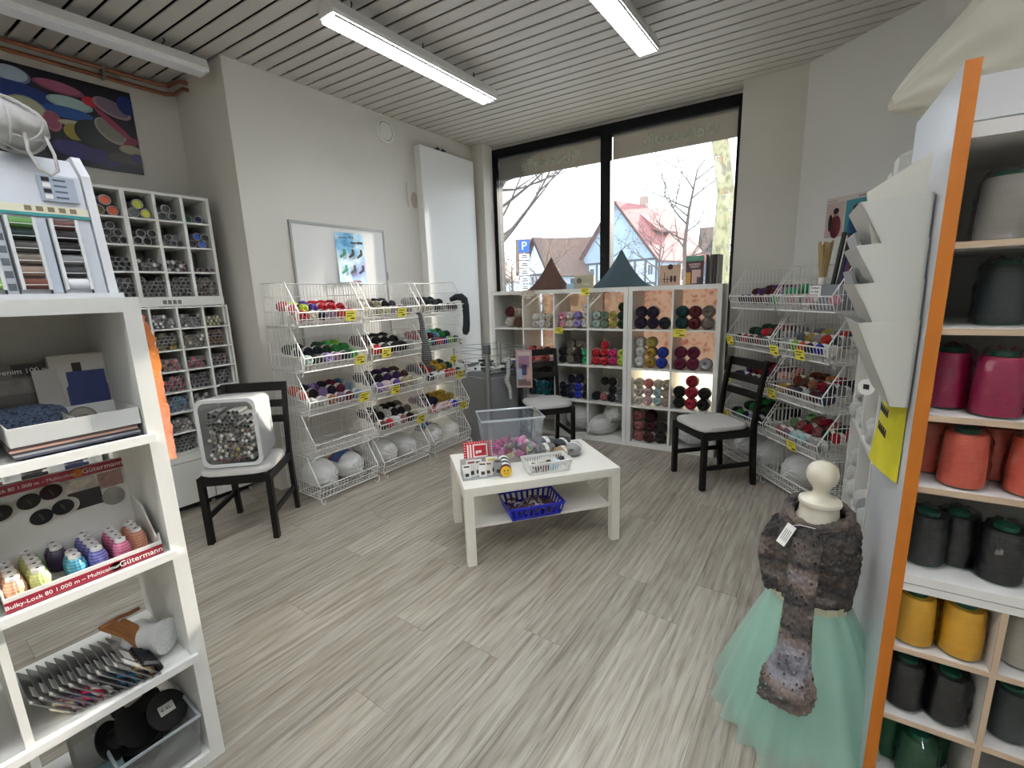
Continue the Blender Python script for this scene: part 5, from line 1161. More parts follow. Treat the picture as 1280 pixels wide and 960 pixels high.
# thread cones
def cone_mats(h): return mat(h, .42, var=.06, scale=60, bump=.12, bscale=220, stretch=(.08, .08, 1))
bm_ = MB(); bm_.lathe([(0, .004), (.050, .004), (.0515, .010), (.0505, .07), (.047, .132), (.043, .140), (0, .141)], 28); CONE = bm_.mesh('large_cone', None, 35)
GRN = mat('#0f5a44', .4)
bm_ = MB(); bm_.lathe([(.012, .150), (.026, .151), (.0275, .146), (.026, .139), (.012, .138)], 22); CTOP = bm_.mesh('core_ring', GRN, 35)
bm_ = MB(); bm_.lathe([(0, .0), (.047, 0), (.048, .004), (0, .005)], 22); CBOT = bm_.mesh('core_base', GRN, 35)
WRAP = clear_mat('wrap', '#d8dcde', .005, .13, .04)
def wrap_mesh(seed):
    r = random.Random(seed); ph = [r.random()*6 for _ in range(6)]
    def f(u, q):
        a = 2*PI*u; z = q
        prof = .0525-.003*z; k = 1.012+.016*math.sin(6*a+ph[0]+5*z)*abs(math.sin(4*a+3*z))+.012*math.sin(13*a-15*z+ph[1])*math.sin(7*z+2*a)+.006*math.sin(29*a+33*z+ph[2])
        if q > .86: prof *= 1-(q-.86)*3.6; k = 1+(k-1)*3
        return (prof*k*math.cos(a), prof*k*math.sin(a), .002+.158*z+.004*math.sin(5*a+ph[3])*z)
    cr = {}
    def h(u, q):
        i = (round(u*26) % 26, round(q*10))
        if i not in cr: cr[i] = (r.uniform(-.001, .0075), r.uniform(-.006, .006), r.uniform(-.05, .05))
        d = cr[i]; p = Vector(f((u+d[2]/8) % 1, q)); n = Vector((p.x, p.y, 0)).normalized()
        return p+n*(d[0]+.0012)+Vector((0, 0, d[1]*(0 < q < 1)))
    return MB().grid(h, 26, 11, wu=True).mesh('plastic_wrap', WRAP, 12)
WR = [wrap_mesh(s) for s in (1, 2, 3)]
CC = {'magenta': '#9a0c46', 'coral': '#cf5c46', 'black': '#0c0d0e', 'charcoal': '#121517', 'golden yellow': '#dfaa2a', 'dark green': '#0f4a2c', 'off-white': '#c9c2b4', 'pale grey': '#a39d94', 'slate': '#2a3436'}
def cone(c, x, y, z, where, s=1.0, wrapped=True):
    o = link('large_cone', CONE, None, at(OS, x, y, z), rnd.random()*6, cone_mats(CC[c])); o.scale = (s*.84, s*.84, s*.96)
    tag(o, f'{c} thread cone {where}', 'thread cone', 'large thread cones'); link('core_ring', CTOP, o); link('core_base', CBOT, o)
    if wrapped: link('plastic_wrap', WR[rnd.randrange(3)], o)
    return o
for z, c, rowname, spots in ((1.5185, 'pale grey', 'top', [(.095, .10), (.215, .10), (.34, .1)]), (1.3305, 'slate', 'second', [(.13, .15), (.245, .15), (.36, .15)]),
        (1.1275, 'magenta', 'third', [(.05, .12), (.125, .06), (.222, .09), (.32, .08)]), (.9485, 'coral', 'fourth', [(.042, .15), (.088, .060), (.165, .15), (.205, .060), (.31, .08)]),
        (.7125, 'charcoal', 'fifth', [(.052, .10), (.118, .13), (.190, .085), (.31, .1)]), (.5025, 'golden yellow', 'sixth', [(.045, .060), (.105, .135), (.138, .058)]), (.2925, 'black', 'seventh', [(.050, .075), (.11, .16), (.135, .070)]), (.0805, 'dark green', 'bottom', [(.045, .12), (.095, .06), (.14, .15)])):
    for i, (x, y) in enumerate(spots):
        cone(c, x, y, z, f'in the {rowname} row, {("first", "second", "third", "fourth", "fifth")[i]} from the orange edge', 1.02 if z > 1.1 else .98, c != 'dark green' or i == 1)
cone('off-white', .255, .085, .5025, 'in the cell right of the golden yellow cones', .98); cone('slate', .255, .085, .2925, 'in the cell right of the black cones', .98)
for i, (z, n) in enumerate(((.50, 2), (.29, 2))):
    for k in range(n): MB().box(.1805, .05+k*.05, z+.05+.03*k, .1818, .11+k*.05, z+.075+.03*k).build('pencil_mark', mat('#8d8a84', .8), os_, 0)
# magazine pockets on the side panel
PK_ = mat('#bdbdb4', .32)
mr = thing('magazine_rack', 'white wall rack of five slanted magazine pockets on the panel', 'magazine rack', (.2, 1.4, 0), OA)
for k, (zt, h) in enumerate(((1.640, .20), (1.536, .20), (1.442, .20), (1.347, .215))):
    o_ = (.138, .14, .135, .12)[k]; y0, y1 = .075-.011*k, .33
    pk = link('pocket', None, mr, (0, 0, 0))
    MB().prism([(-.03, y0, zt), (-.03-o_, y0, zt-.008), (-.03-o_*.30, y0, zt-h), (-.03, y0, zt-h)], (0, .003, 0)).build('cheek', PK_, pk, 0)
    MB().prism([(-.03, y1, zt), (-.03-o_, y1, zt-.008), (-.03-o_*.30, y1, zt-h), (-.03, y1, zt-h)], (0, .003, 0)).build('cheek', PK_, pk, 0)
    MB().prism([(-.03-o_, y0, zt-.008), (-.03-o_*.30, y0, zt-h), (-.027-o_*.30, y0, zt-h), (-.027-o_, y0, zt-.008)], (0, y1-y0+.003, 0)).build('front_plate', PK_, pk, 0)
    MB().box(-.034, y0, zt-h, -.031, y1, zt+.0).build('back_plate', PK_, pk, 0)
for k, (zt, c, lab) in enumerate(((1.73, '#c2c0b4', 'cream folder sticking out of the top magazine pocket'), (1.57, '#a9acad', 'grey brochure leaning in the second magazine pocket'), (1.47, '#9da2a4', 'grey brochure leaning in the third magazine pocket'))):
    o = MB().prism([(-.04, .09, zt), (-.155, .09, zt-.075), (-.13, .09, zt-.22), (-.045, .09, zt-.24)], (0, .22 if k else .01, 0)).build('brochure', mat(c, .5), None, 0) if k == 0 else MB().prism([(-.162, .20, zt), (-.154, .20, zt+.003), (-.085, .20, zt-.20), (-.095, .20, zt-.20)], (0, .20, 0)).build('brochure', mat(c, .4), None, 0)
    o.location = (.2, 1.4, 0); o.rotation_euler.z = OA; tag(o, lab, 'brochure')
ys = thing('yellow_sign', 'yellow paper notice with handwriting on the white side panel', 'notice', (.2, 1.4, 0), OA)
v = MB(); v.grid(lambda u, q: (-.0275-.035*(1-u)*(.3+.7*q)-.006*math.sin(PI*u), .06+.20*(1-u), 1.165-.24*q-.03*u*q*0), 8, 6); v.build('sheet', mat('#c9c022', .55, var=.12, scale=14), ys)
for i, z in enumerate((1.10, 1.045)):
    for k in range(9): v = MB(); v.box(-.058+.0-.0*k, .10+k*.012, z-.012, -.0565, .107+k*.012, z+.010-.008*(k % 2)); o = v.build('pen_stroke', INK, ys, 0)
# ---------------- shelf unit behind, facing the baskets
RU = ((.118, 2.968), rad(-86.2))
ru = cube_shelf('white cube shelf of pale yarn standing behind the magazine rack', (.118, 2.968, 0), rad(-86.2), 3)
NB = 'the shelf behind the rack'
for c, r, rows in ((0, 0, [['red', 'pink', 'pale pink'], ['red', 'pink', None]]), (0, 1, [['white', 'white', 'white'], ['white', 'light grey', 'white']]), (0, 2, [['white', 'cream', 'white'], ['white', None, None]]), (1, 0, [['pale pink', 'white', 'white'], [None, 'pink', None]]), (1, 1, [['white', 'white', 'cream']]), (1, 2, [['white', 'light grey', 'white']]), (0, 3, [['light grey', 'white', 'charcoal']])):
    fill(RU, c, r, rows, NB, .052, .062)
for i, (c, r, lab) in enumerate(((1, 1, 'round white yarn tag hanging in the rear shelf'), (1, 0, 'white yarn tag with black print hanging in the rear shelf'))):
    p = at(RU, cell(c, r)[0]+.12+.1*i, -.012, cell(c, r)[1]+.25); t = thing('yarn_tag', lab, 'tag', p, RU[1]+.9)
    v = MB(); v.T = Matrix.Rotation(PI/2, 4, 'X'); v.lathe([(0, .001), (.035, .001), (.035, 0)], 18); v.build('disc', PAPER, t); MB().box(-.012, -.002, -.01, .012, -.001, .012).build('printed_mark', INK, t, 0)
# white boxes on top of that unit
for i, (x, w, h, lab) in enumerate(((.27, .12, .60, 'white magazine file on the rear shelf nearest the orange shelf'), (.12, .12, .56, 'white magazine file at the window end of the rear shelf'))):
    t = thing('card_box', lab, 'box', at(RU, x, .02, 1.4645), RU[1])
    MB().box(0, 0, 0, w-.01, .22, h*.80).build('carton', mat('#cfcfca', .5), t, 0); MB().prism([(0, .0, h*.80), (0, .22, h*.80), (0, .22, h)], (.012, 0, 0)).build('slanted_side', mat('#d8d8d4', .5), t, 0); MB().prism([(w-.022, .0, h*.80), (w-.022, .22, h*.80), (w-.022, .22, h)], (.012, 0, 0)).build('slanted_side', mat('#d8d8d4', .5), t, 0); MB().box(.012, .21, h*.80, w-.022, .22, h).build('back_side', mat('#d0d0cc', .5), t, 0)
# large cloth bag on top
rs = random.Random(21); ph = [rs.random()*6 for _ in range(8)]
def sack(u, q):
    a = 2*PI*u; t = q
    prof = math.sin(PI*min(1, t*.93+.02))**.9*.36*(.4+.7*t)
    wr = 1+.05*math.sin(5*a+ph[0]+6*t)+.035*math.sin(9*a+ph[1]-9*t)+.03*math.sin(14*t+3*a+ph[2])
    return (t*1.25, prof*wr*math.cos(a)*.8, prof*wr*math.sin(a)*.78+.13*t)
def sack(u, q):
    a = 2*PI*u; t = q; T = Vector((.09, 2.05, 2.0)); E = Vector((1.05, 2.52, 2.52)); c = T.lerp(E, t)
    r = .42*math.sin(PI*min(1, t*.95+.012))**.75*(.55+.45*t)
    wr = 1+.06*math.sin(5*a+ph[0]+6*t)+.06*math.sin(9*a+ph[1]-13*t)+.03*math.sin(23*t+3*a+ph[2])+.02*math.sin(31*t-7*a+ph[3])
    p = c+Vector((-.35, .75, 0))*(r*wr*math.cos(a)*.8)+Vector((0, 0, r*wr*math.sin(a)))
    p.z = max(p.z, 1.985+.012*math.sin(9*t+4*a)); return p
v = MB(); v.grid(sack, 48, 40, wu=True)
o = v.build('cloth_bag', clear_mat('bag_cloth', '#d6d2c2', .86, .05, .35), None, 80); tag(o, 'large crumpled cream plastic bag lying on top of the right shelves', 'bag')

# ================================================================ mannequin with shrug and tulle skirt
MX, MY = .012, 1.60
mn = thing('dress_form', 'cream child dress form with round knob on the neck', 'dress form', (MX, MY, 0))
CRM = mat('#d9d2be', .32, var=.03, scale=10)
v = MB(); v.lathe([(0, .30), (.085, .31), (.10, .36), (.092, .42), (.098, .50), (.105, .58), (.095, .66), (.072, .715), (.058, .74), (.055, .775), (.0, .776)], 28, .93, .80); v.build('torso', CRM, mn)
v = MB(); v.lathe([(.0, .774), (.056, .774), (.058, .780), (.056, .787), (.040, .792), (.026, .800), (.0215, .812), (.023, .825), (.033, .838), (.0405, .852), (.043, .868), (.040, .886), (.030, .900), (.015, .908), (0, .910)], 26); v.build('neck_knob', CRM, mn)
MB().cyl((0, 0, 0), (0, 0, .32), .013, n=12).build('pole', STEEL, mn)
v = MB(); v.lathe([(0, 0), (.12, 0), (.12, .012), (.02, .025), (0, .025)], 24); v.build('foot_disc', mat('#2a2a2a', .4), mn)
# tulle skirt: two pleated layers with waistband
TUL = clear_mat('tulle', '#cdf2e4', .36, .01, .5); TUL2 = clear_mat('tulle_lining', '#c2eedd', .60, .01, .5)
sk = thing('tulle_skirt', 'long mint green tulle skirt on the dress form', 'skirt', (MX, MY, 0))
def skirt(r0, r1, n, ph_, ztop, zbot, amp, fn=0):
    def f(u, q):
        a = 2*PI*u; r = r0+(r1-r0)*q**.85; k = 1+amp*(.25+q)*math.sin(n*a+ph_+1.5*math.sin(3*a))+.03*q*math.sin(3*a+ph_)
        return (r*k*math.cos(a), r*k*math.sin(a), ztop+(zbot-ztop)*q+.012*q*math.sin(5*a+ph_))
    return MB().grid(f, 150, 16, wu=True)
sx = skirt(.100, .225, 13, 2.0, .452, .03, .05); sx.build('lining', TUL2, sk, 180)
skirt(.104, .262, 17, .4, .455, .008, .06).build('outer_layer', TUL, sk, 180)
v = MB(); v.grid(lambda u, q: ((.107+.003*math.sin(40*PI*u))*math.cos(2*PI*u), (.098+.003*math.sin(40*PI*u))*math.sin(2*PI*u), .44+.035*q), 60, 4, wu=True); v.build('waistband', mat('#b9b59c', .8, bump=.3, bscale=160), sk)
# knitted shrug
def knit_mat():
    M = ramp_mat('knit', ['#434347', '#7f7d82', '#6f6056', '#343333', '#5e544c', '#969290'], .95, 2.2, 'noise', 0, (1, 1, 3.2)); nt = M.node_tree; b = nt.nodes['Principled BSDF']
    tc = nt.nodes.new('ShaderNodeTexCoord'); vo = nt.nodes.new('ShaderNodeTexVoronoi'); vo.inputs['Scale'].default_value = 62
    nt.links.new(tc.outputs['Object'], vo.inputs['Vector'])
    bp = nt.nodes.new('ShaderNodeBump'); bp.inputs['Strength'].default_value = 1.0; bp.inputs['Distance'].default_value = .008; bp.invert = True
    nt.links.new(vo.outputs[0], bp.inputs['Height']); nt.links.new(bp.outputs[0], b.inputs['Normal']); return M
KN = knit_mat()
def open_knit(M):
    M = M.copy(); nt = M.node_tree; b = nt.nodes['Principled BSDF']; vo = [n for n in nt.nodes if n.type == 'TEX_VORONOI'][0]
    r = nt.nodes.new('ShaderNodeMath'); r.operation = 'GREATER_THAN'; r.inputs[1].default_value = .21
    nt.links.new(vo.outputs[0], r.inputs[0]); nt.links.new(r.outputs[0], b.inputs['Alpha']); return M
KN2 = open_knit(KN)
sh = thing('knitted_shrug', 'grey and brown mottled openwork knitted shrug on the dress form', 'knitwear', (MX, MY, 0))
def body(u, q):
    a = 2*PI*u
    prof = [(.100, .455), (.108, .47), (.112, .52), (.113, .58), (.115, .64), (.112, .69), (.098, .725), (.078, .742), (.066, .748)]
    x = q*8; i = min(7, int(x)); f = x-i; r = prof[i][0]*(1-f)+prof[i+1][0]*f; z = prof[i][1]*(1-f)+prof[i+1][1]*f
    k = 1+.03*math.sin(7*a+4*z*9)+.022*math.sin(13*a-z*60)
    return (r*k*math.cos(a)*1.0, r*k*math.sin(a)*.86, z+.008*math.sin(4*a)*(1-q)-.03*q*max(0, -math.sin(a+.5))**2)
def knit_wrap(fn, nu, nv, name, closed=True):
    """stitched surface: each stitch bulges, columns of small openings sink in"""
    def g(u, q):
        p = Vector(fn(u, q)); e = .004; px = (Vector(fn((u+e) % 1, q))-p); py = (Vector(fn(u, min(1, q+e)))-p) if q < .99 else (p-Vector(fn(u, q-e)))
        n = px.cross(py); n = n.normalized() if n.length > 1e-9 else Vector((0, 0, 1))
        return p+n*(.0022*math.sin(u*2*PI*nu/4)*math.cos(q*PI*nv/2)+.002*math.sin(u*2*PI*nu/2.0+q*9))
    v = MB(); v.grid(g, nu, nv, wu=closed); return v.build(name, KN2 if name == 'sleeve' else KN, sh, 180)
knit_wrap(body, 120, 60, 'body')
col = [(.075*math.cos(2*PI*i/26)*1.08, .070*math.sin(2*PI*i/26)-.006, .752-.016*math.sin(2*PI*i/26-.3)*-1 - .018*max(0, -math.sin(2*PI*i/26+.5))) for i in range(26)]
MB().tube(col, [.013+.0025*math.sin(i*2.3) for i in range(26)], 10, closed=True).build('rolled_collar', KN, sh)
def sleeve(path, rads, name, nu=64, nv=56):
    P = [Vector(p) for p in path]; N = len(P)-1
    def f(u, q):
        x = q*N; i = min(N-1, int(x)); t = x-i; p0, p1, p2, p3 = P[max(0, i-1)], P[i], P[i+1], P[min(N, i+2)]
        c = .5*((2*p1)+(p2-p0)*t+(2*p0-5*p1+4*p2-p3)*t*t+(3*p1-p0-3*p2+p3)*t**3)
        r = rads[i]*(1-t)+rads[i+1]*t; a = 2*PI*u
        return (c.x+r*math.cos(a)*(1+.06*math.sin(5*a+q*9)), c.y+r*math.sin(a)*.72, c.z+.006*math.sin(3*a+q*7))
    return knit_wrap(f, nu, nv, name)
sleeve([(-.018, -.070, .72), (-.022, -.112, .675), (-.024, -.142, .60), (-.024, -.170, .52), (-.024, -.200, .445), (-.026, -.232, .375), (-.034, -.262, .315), (-.038, -.276, .275)], [.030, .036, .037, .036, .038, .044, .068, .064], 'sleeve')
sleeve([(-.085, .0, .70), (-.108, -.01, .64), (-.112, -.02, .57), (-.102, -.035, .50), (-.09, -.045, .47)], [.03, .038, .038, .036, .028], 'sleeve', 48, 30)
t = thing('paper_tag', 'white paper price tag pinned to the knitted shrug', 'tag', (MX-.075, MY-.115, .70), (rad(-15), rad(18), rad(-25)))
MB().box(-.013, -.001, -.035, .013, .001, .035).build('sheet', PAPER, t, 0)
for i in range(4): MB().box(-.008+.005*i, -.0016, -.02, -.006+.005*i, -.001, .018).build('printed_line', mat('#8d8d8d', .6), t, 0)
MB().tube([(.0, 0, .034), (.015, .0, .05), (.05, .01, .065)], .0008, 4).build('string', PAPER, t)

# ================================================================ things in the top right basket
EB = STK['e']
def inE(x, y, z): return at(EB, x, y, TZ[4]+.006+z)
t = thing('grey_box', 'grey card box with a white price note in the top basket', 'box', inE(.215, .06, .0), EB[1])
gm = mat('#74797d', .6)
MB().box(0, 0, 0, .26, .20, .004).build('base', gm, t, 0)
for b in ((0, 0, .004, .26, .004, .155), (0, .196, .004, .26, .20, .155), (0, .004, .004, .004, .196, .155), (.256, .004, .004, .26, .196, .155)): MB().box(*b).build('box_side', gm, t, 0)
n_ = MB().box(.006, -.002, .075, .095, 0, .150).build('price_note', PAPER, t, 0)
for s_, z in (('Perlband', .135), ('m. Aufl.', .112), ('4,50 \u20ac', .089)): lettering(s_, .019, INK, n_, (.05, -.0025, z), (PI/2, 0, 0))
bb = thing('bamboo_bundle', 'bundle of bamboo knitting needles standing in the grey box', 'needle bundle', inE(.24, .12, .01), EB[1])
bam = mat('#a08a5c', .6, var=.15, scale=30)
for i in range(10):
    a = 2*PI*i/10; MB().tube([(.010*math.cos(a), .010*math.sin(a), 0), (.012*math.cos(a), .012*math.sin(a), .18), (.040*math.cos(a), .032*math.sin(a), .40+.012*math.sin(i*2.1))], .0075, 6).build('needle', bam, bb)
v = MB(); v.lathe([(.021, .14), (.0215, .14), (.0215, .19), (.021, .19)], 16); v.build('paper_band', PAPER, bb)
for i, (cn, c, x, lean) in enumerate((('dark olive', '#2a2c24', .33, .16), ('charcoal', '#24272a', .36, .17), ('olive', '#4a4a34', .375, .20), ('gold brown', '#7a5a24', .39, .22), ('brown', '#4a2c22', .405, .24), ('purple', '#3a2464', .37, .25), ('dark brown', '#3a221a', .42, .28), ('rust brown', '#5a3020', .43, .31), ('bright red', '#a01420', .40, .42), ('dark red', '#7a1018', .42, .45), ('slate blue', '#3c4c68', .42, .55), ('navy', '#22304c', .43, .60))):
    L = .44-.012*i if i < 8 else .42; t = thing('zip_bundle', f'{cn} zip bundle leaning in the grey box', 'zip', inE(x, .10+.012*(i % 4), .02), (0, lean, EB[1]))
    MB().box(-.011, -.006, 0, .011, .006, L).build('tape', mat(c, .8), t, 0); MB().box(-.0125, -.0075, .10+.02*(i % 3), .0125, .0075, .14+.02*(i % 3)).build('paper_band', mat('#c9c9c6', .6) if i in (8, 10) else mat(c, .8), t, 0)
# fashion poster on the slanted wall
dd = Vector((2.604, -2.01, 0)).normalized(); pa = math.atan2(dd.y, dd.x)
fp = thing('fashion_poster', 'two-part fashion poster on the right wall above the baskets', 'poster', (-.304+dd.x*.245-.0*dd.y, 4.31+dd.y*.245, 1.76), pa)
MB().box(0, -.008, 0, .30, -.003, .27).build('sheet', mat('#c4bcb4', .6), fp, 0)
MB().box(.005, -.009, 0, .135, -.008, .235).build('printed_photo', mat('#b8a09a', .5), fp, 0); MB().box(.145, -.009, 0, .295, -.008, .235).build('printed_photo', mat('#2f7c86', .5), fp, 0)
def blob(x, z, rx, rz, c, k=1):
    v = MB(); v.T = Matrix.Translation((x, -.0092-.0003*k, z)) @ Matrix.Rotation(PI/2, 4, 'X') @ Matrix.Diagonal((rx, rz, 1, 1)); v.lathe([(0, .0002), (1, .0002)], 16); v.build('printed_shape', mat(c, .6), fp)
blob(.08, .07, .04, .08, '#7a2c34'); blob(.075, .165, .018, .026, '#c49a86', 2); blob(.078, .178, .02, .02, '#2a1a18', 3); blob(.04, .10, .015, .06, '#2a2024', 2)
blob(.22, .06, .05, .08, '#2a5a8c'); blob(.215, .16, .022, .03, '#c49a86', 2); blob(.22, .178, .025, .022, '#3a2a22', 3); blob(.23, .11, .045, .03, '#3a6a9a', 2)
MB().box(.015, -.0092, .245, .08, -.008, .250).build('printed_line', mat('#8d8a86', .6), fp, 0); lettering('annel', .022, INK, fp, (.25, -.0095, .252), (PI/2, 0, 0))

# ================================================================ corner wire bin beside the cube shelf
cbn = thing('corner_bin', 'grey steel corner bin with wire rails and central post', 'display bin', (0, 0, 0))
P0, PA, PB = Vector((-2.60, 3.262, 0)), Vector((-3.10, 3.36, 0)), Vector((-2.42, 3.62, 0)); PC = Vector((-2.85, 3.80, 0))
MB().cyl(P0, P0+Vector((0, 0, .97)), .022, n=14).build('post', STEEL, cbn); MB().cyl(P0+Vector((0, 0, .90)), P0+Vector((0, 0, .985)), .038, n=14).build('post_cap', mat('#6a6e70', .4, metal=.6), cbn)
for q in (PA, PB, PC): MB().cyl(q, q+Vector((0, 0, .95)), .012, n=8).build('post', STEEL, cbn)
for a, b in ((P0, PA), (P0, PB), (PB, PC), (PC, PA)):
    for z in (.72, .80, .88, .94): MB().cyl(a+Vector((0, 0, z)), b+Vector((0, 0, z)), .003, n=5).build('rail', STEEL, cbn)
for a, b in ((P0, PA), (P0, PB)):
    d = (b-a).normalized(); v = MB(); n = Vector((-d.y, d.x, 0))*.006; v.prism([a+d*.03, b-d*.02, b-d*.02+n, a+d*.03+n], (0, 0, .66)); o = v.build('side_panel', mat('#75777a', .45, metal=.3), cbn, 0)
v = MB(); v.prism([P0+Vector((0, .02, .66)), PB+Vector((0, 0, .66)), PC+Vector((0, 0, .66)), PA+Vector((0, 0, .66))], (0, 0, .006)); v.build('floor_plate', mat('#6a6c6e', .5), cbn, 0)
rs = random.Random(31)
for i in range(44):
    u, w = rs.random(), rs.random(); p = P0.lerp(PA, u*.9+.05).lerp(PB.lerp(PC, u*.9+.05), w*.85+.08) if False else (P0*(1-u)*(1-w)+PA*u*(1-w)+PB*(1-u)*w+PC*u*w)
    p = P0.lerp(PC, .06).lerp(p, .86); cn, c = rs.choice([('grey', '#7c8286'), ('dark green', '#26382e'), ('white', '#d2d4d2'), ('green grey', '#56685e'), ('black', '#1f2224'), ('violet', '#5a58a0')])
    o = MB().rbox(-.045, -.012, -.012, .045, .012, .012, .006).build('yarn_packet', mat(c, .6, bump=.3, bscale=60), None); o.location = (p.x, p.y, .682+.026*rs.randrange(5)+.004); o.rotation_euler = (rs.uniform(-.2, .2), rs.uniform(-.25, .25), rs.random()*6)
    tag(o, f'{cn} small packet in the grey corner bin', 'packet', f'{cn} packets in the corner bin')
t = thing('pattern_card', 'pinkish knitting pattern card hanging behind the middle chair', 'card', (-2.35, 3.50, .56), rad(30))
MB().box(-.075, 0, 0, .075, .004, .36).build('sheet', mat('#a9908c', .6), t, 0)
for x, z, w, h, c in ((-.05, .18, .10, .12, '#8a6a80'), (-.02, .12, .05, .1, '#3a3a58'), (-.06, .08, .04, .14, '#8a9ab8'), (.02, .06, .04, .14, '#b8948c'), (-.06, .02, .12, .06, '#6a5858'), (-.06, .31, .12, .03, '#b8a8a4')): MB().box(x, -.001, z, x+w, 0, z+h).build('printed_shape', mat(c, .6), t, 0)
MB().tube([(0, 0, .36), (0, .02, .39), (.0, .03, .37)], .002, 5).build('hook', STEEL, t)
tag(MB().tube([(-2.47, 3.43, .86), (-2.475, 3.42, .78), (-2.47, 3.41, .70), (-2.49, 3.40, .64), (-2.46, 3.41, .56), (-2.455, 3.41, .46)], [.012, .02, .02, .026, .02, .015], 10).build('zebra_sock', ramp_mat('zebra', ['#16161a', '#e0e0dc', '#16161a', '#e0e0dc'], .95, 12, 'zwave', .3, (.6, .6, 1.6), 2)), 'black and white striped knitted sample hanging beside the pattern card', 'knit sample')

# ================================================================ outdoors
gd = struct(MB().box(-70, 4.75, -.40, 60, 90, -.25).build('street', mat('#8f9396', .8, var=.1, scale=.5), None, 0))
struct(MB().box(-20, 4.72, -.25, 20, 7.4, -.13).build('pavement', mat('#9a9690', .8, var=.12, scale=3), None, 0))
TIM = mat('#4a5260', .8); PLA = mat('#c3d0da', .85, var=.06, scale=.6); ROOF = ramp_mat('rooftiles', ['#8a4a4c', '#a86a68', '#96585a'], .8, 3, 'noise', 0, (1, 1, 4)); ROOFB = ramp_mat('rooftiles_brown', ['#5a4640', '#7a6258', '#665048'], .8, 3, 'noise', 0, (1, 1, 4))
PANE = mat('#3c4c5c', .15)
def house(label, A, ridge_dir, length, half, wall_h, ridge_h, base=-.25, gable='#a6bccd', roof=ROOF, timber=True, over=.35):
    """half-timbered house: local x across the gable, y along the ridge, gable wall at y = 0"""
    d = Vector((ridge_dir[0], ridge_dir[1], 0)).normalized(); t = thing('half_timbered_house', label, 'house', (A[0], A[1], base), math.atan2(d.y, d.x)-PI/2)
    MB().box(-half, 0, 0, half, length, wall_h).build('wall', PLA, t, 0)
    MB().prism([(-half, 0, wall_h), (half, 0, wall_h), (0, 0, ridge_h)], (0, length, 0)).build('gable', mat(gable, .8, var=.12, scale=1.2), t, 0)
    k = (ridge_h-wall_h)/half
    for s in (-1, 1):
        a = Vector((0, -over, ridge_h+.12)); b = Vector((s*(half+over), -over, wall_h-k*over+.12)); nrm = Vector((s*k, 0, 1)).normalized()*.14
        rf = MB().prism([a, b, b+nrm, a+nrm], (0, length+2*over, 0)).build('roof', roof, t, 0)
        MB().prism([a+Vector((0, -.06, -.1)), b+Vector((0, -.06, -.1)), b+Vector((0, -.06, .12)), a+Vector((0, -.06, .12))], (0, .06, 0)).build('verge_board', mat('#3a3034', .7), rf, 0)
    if timber:
        n = max(3, int(half*2/1.0))
        for i in range(n+1): x = -half+2*half*i/n; MB().box(x-.08, -.05, .2, x+.08, 0, wall_h).build('timber', TIM, t, 0)
        for z in (.2, wall_h*.5, wall_h-.12): MB().box(-half, -.052, z, half, 0, z+.18).build('timber', TIM, t, 0)
        for i in range(n):
            x = -half+2*half*(i+.5)/n
            if i % 3 == 1:
                for z in (wall_h*.12, wall_h*.60): w_ = MB().box(x-.28, -.07, z+.3, x+.28, -.045, z+1.25).build('window', mat('#dfe4e6', .5), t, 0); MB().box(x-.22, -.08, z+.36, x-.02, -.07, z+1.19).build('pane', PANE, w_, 0); MB().box(x+.02, -.08, z+.36, x+.22, -.07, z+1.19).build('pane', PANE, w_, 0)
            elif i in (0, n-1): MB().prism([(x-.4, -.055, wall_h*.5), (x-.28, -.055, wall_h*.5), (x+.4, -.055, wall_h-.1), (x+.28, -.055, wall_h-.1)], (0, .05, 0)).build('timber', TIM, t, 0)
        for i in range(max(3, int(length/1.6))):
            y = .9+i*1.6
            if y < length-.6: w_ = MB().box(half, y-.35, wall_h*.55, half+.05, y+.35, wall_h*.55+1.1).build('window', mat('#dfe4e6', .5), t, 0); MB().box(half+.05, y-.28, wall_h*.55+.07, half+.06, y+.28, wall_h*.55+1.03).build('pane', PANE, w_, 0)
    return t
h1 = house('half-timbered house with blue gable and red tiled roof', (-16.65, 40.08), (.2455, .9694), 8.2, 4.2, 4.2, 9.2)
MB().box(-.3, 4, 9.0, .3, 4.6, 10.2).build('chimney', mat('#a8948a', .8), h1, 0); MB().prism([(.7, 2.2, 7.6), (3.0, 2.2, 6.6), (3.0, 2.2, 6.75), (.7, 2.2, 8.6)], (0, 3.2, 0)).build('dormer', ROOF, h1, 0)
house('long low brown-roofed house across the street', (-24.5, 53.0), (-.82, -.57), 9.5, 3.5, 4.2, 7.9, gable='#c9cdd0', roof=ROOFB)
house('white half-timbered house partly behind the window mullion', (-23.8, 38.0), (.45, .9), 6.0, 2.4, 3.4, 6.6, gable='#d8dde0', roof=ROOFB)
house('brown-roofed house at the left edge of the window', (-38.5, 46.0), (-.3, .95), 9.0, 4.2, 3.4, 7.6, gable='#7a6a62', roof=ROOFB)
house('dark-roofed house beyond the large tree trunk', (-12.8, 56.0), (.9, .3), 9.0, 3.4, 4.6, 8.0, gable='#8d8a88', roof=ROOFB)
house('timbered house at the right edge of the window', (-6.5, 44.0), (.3, .95), 9.0, 3.2, 5.2, 10.0, gable='#c2c6c8', roof=ROOFB)
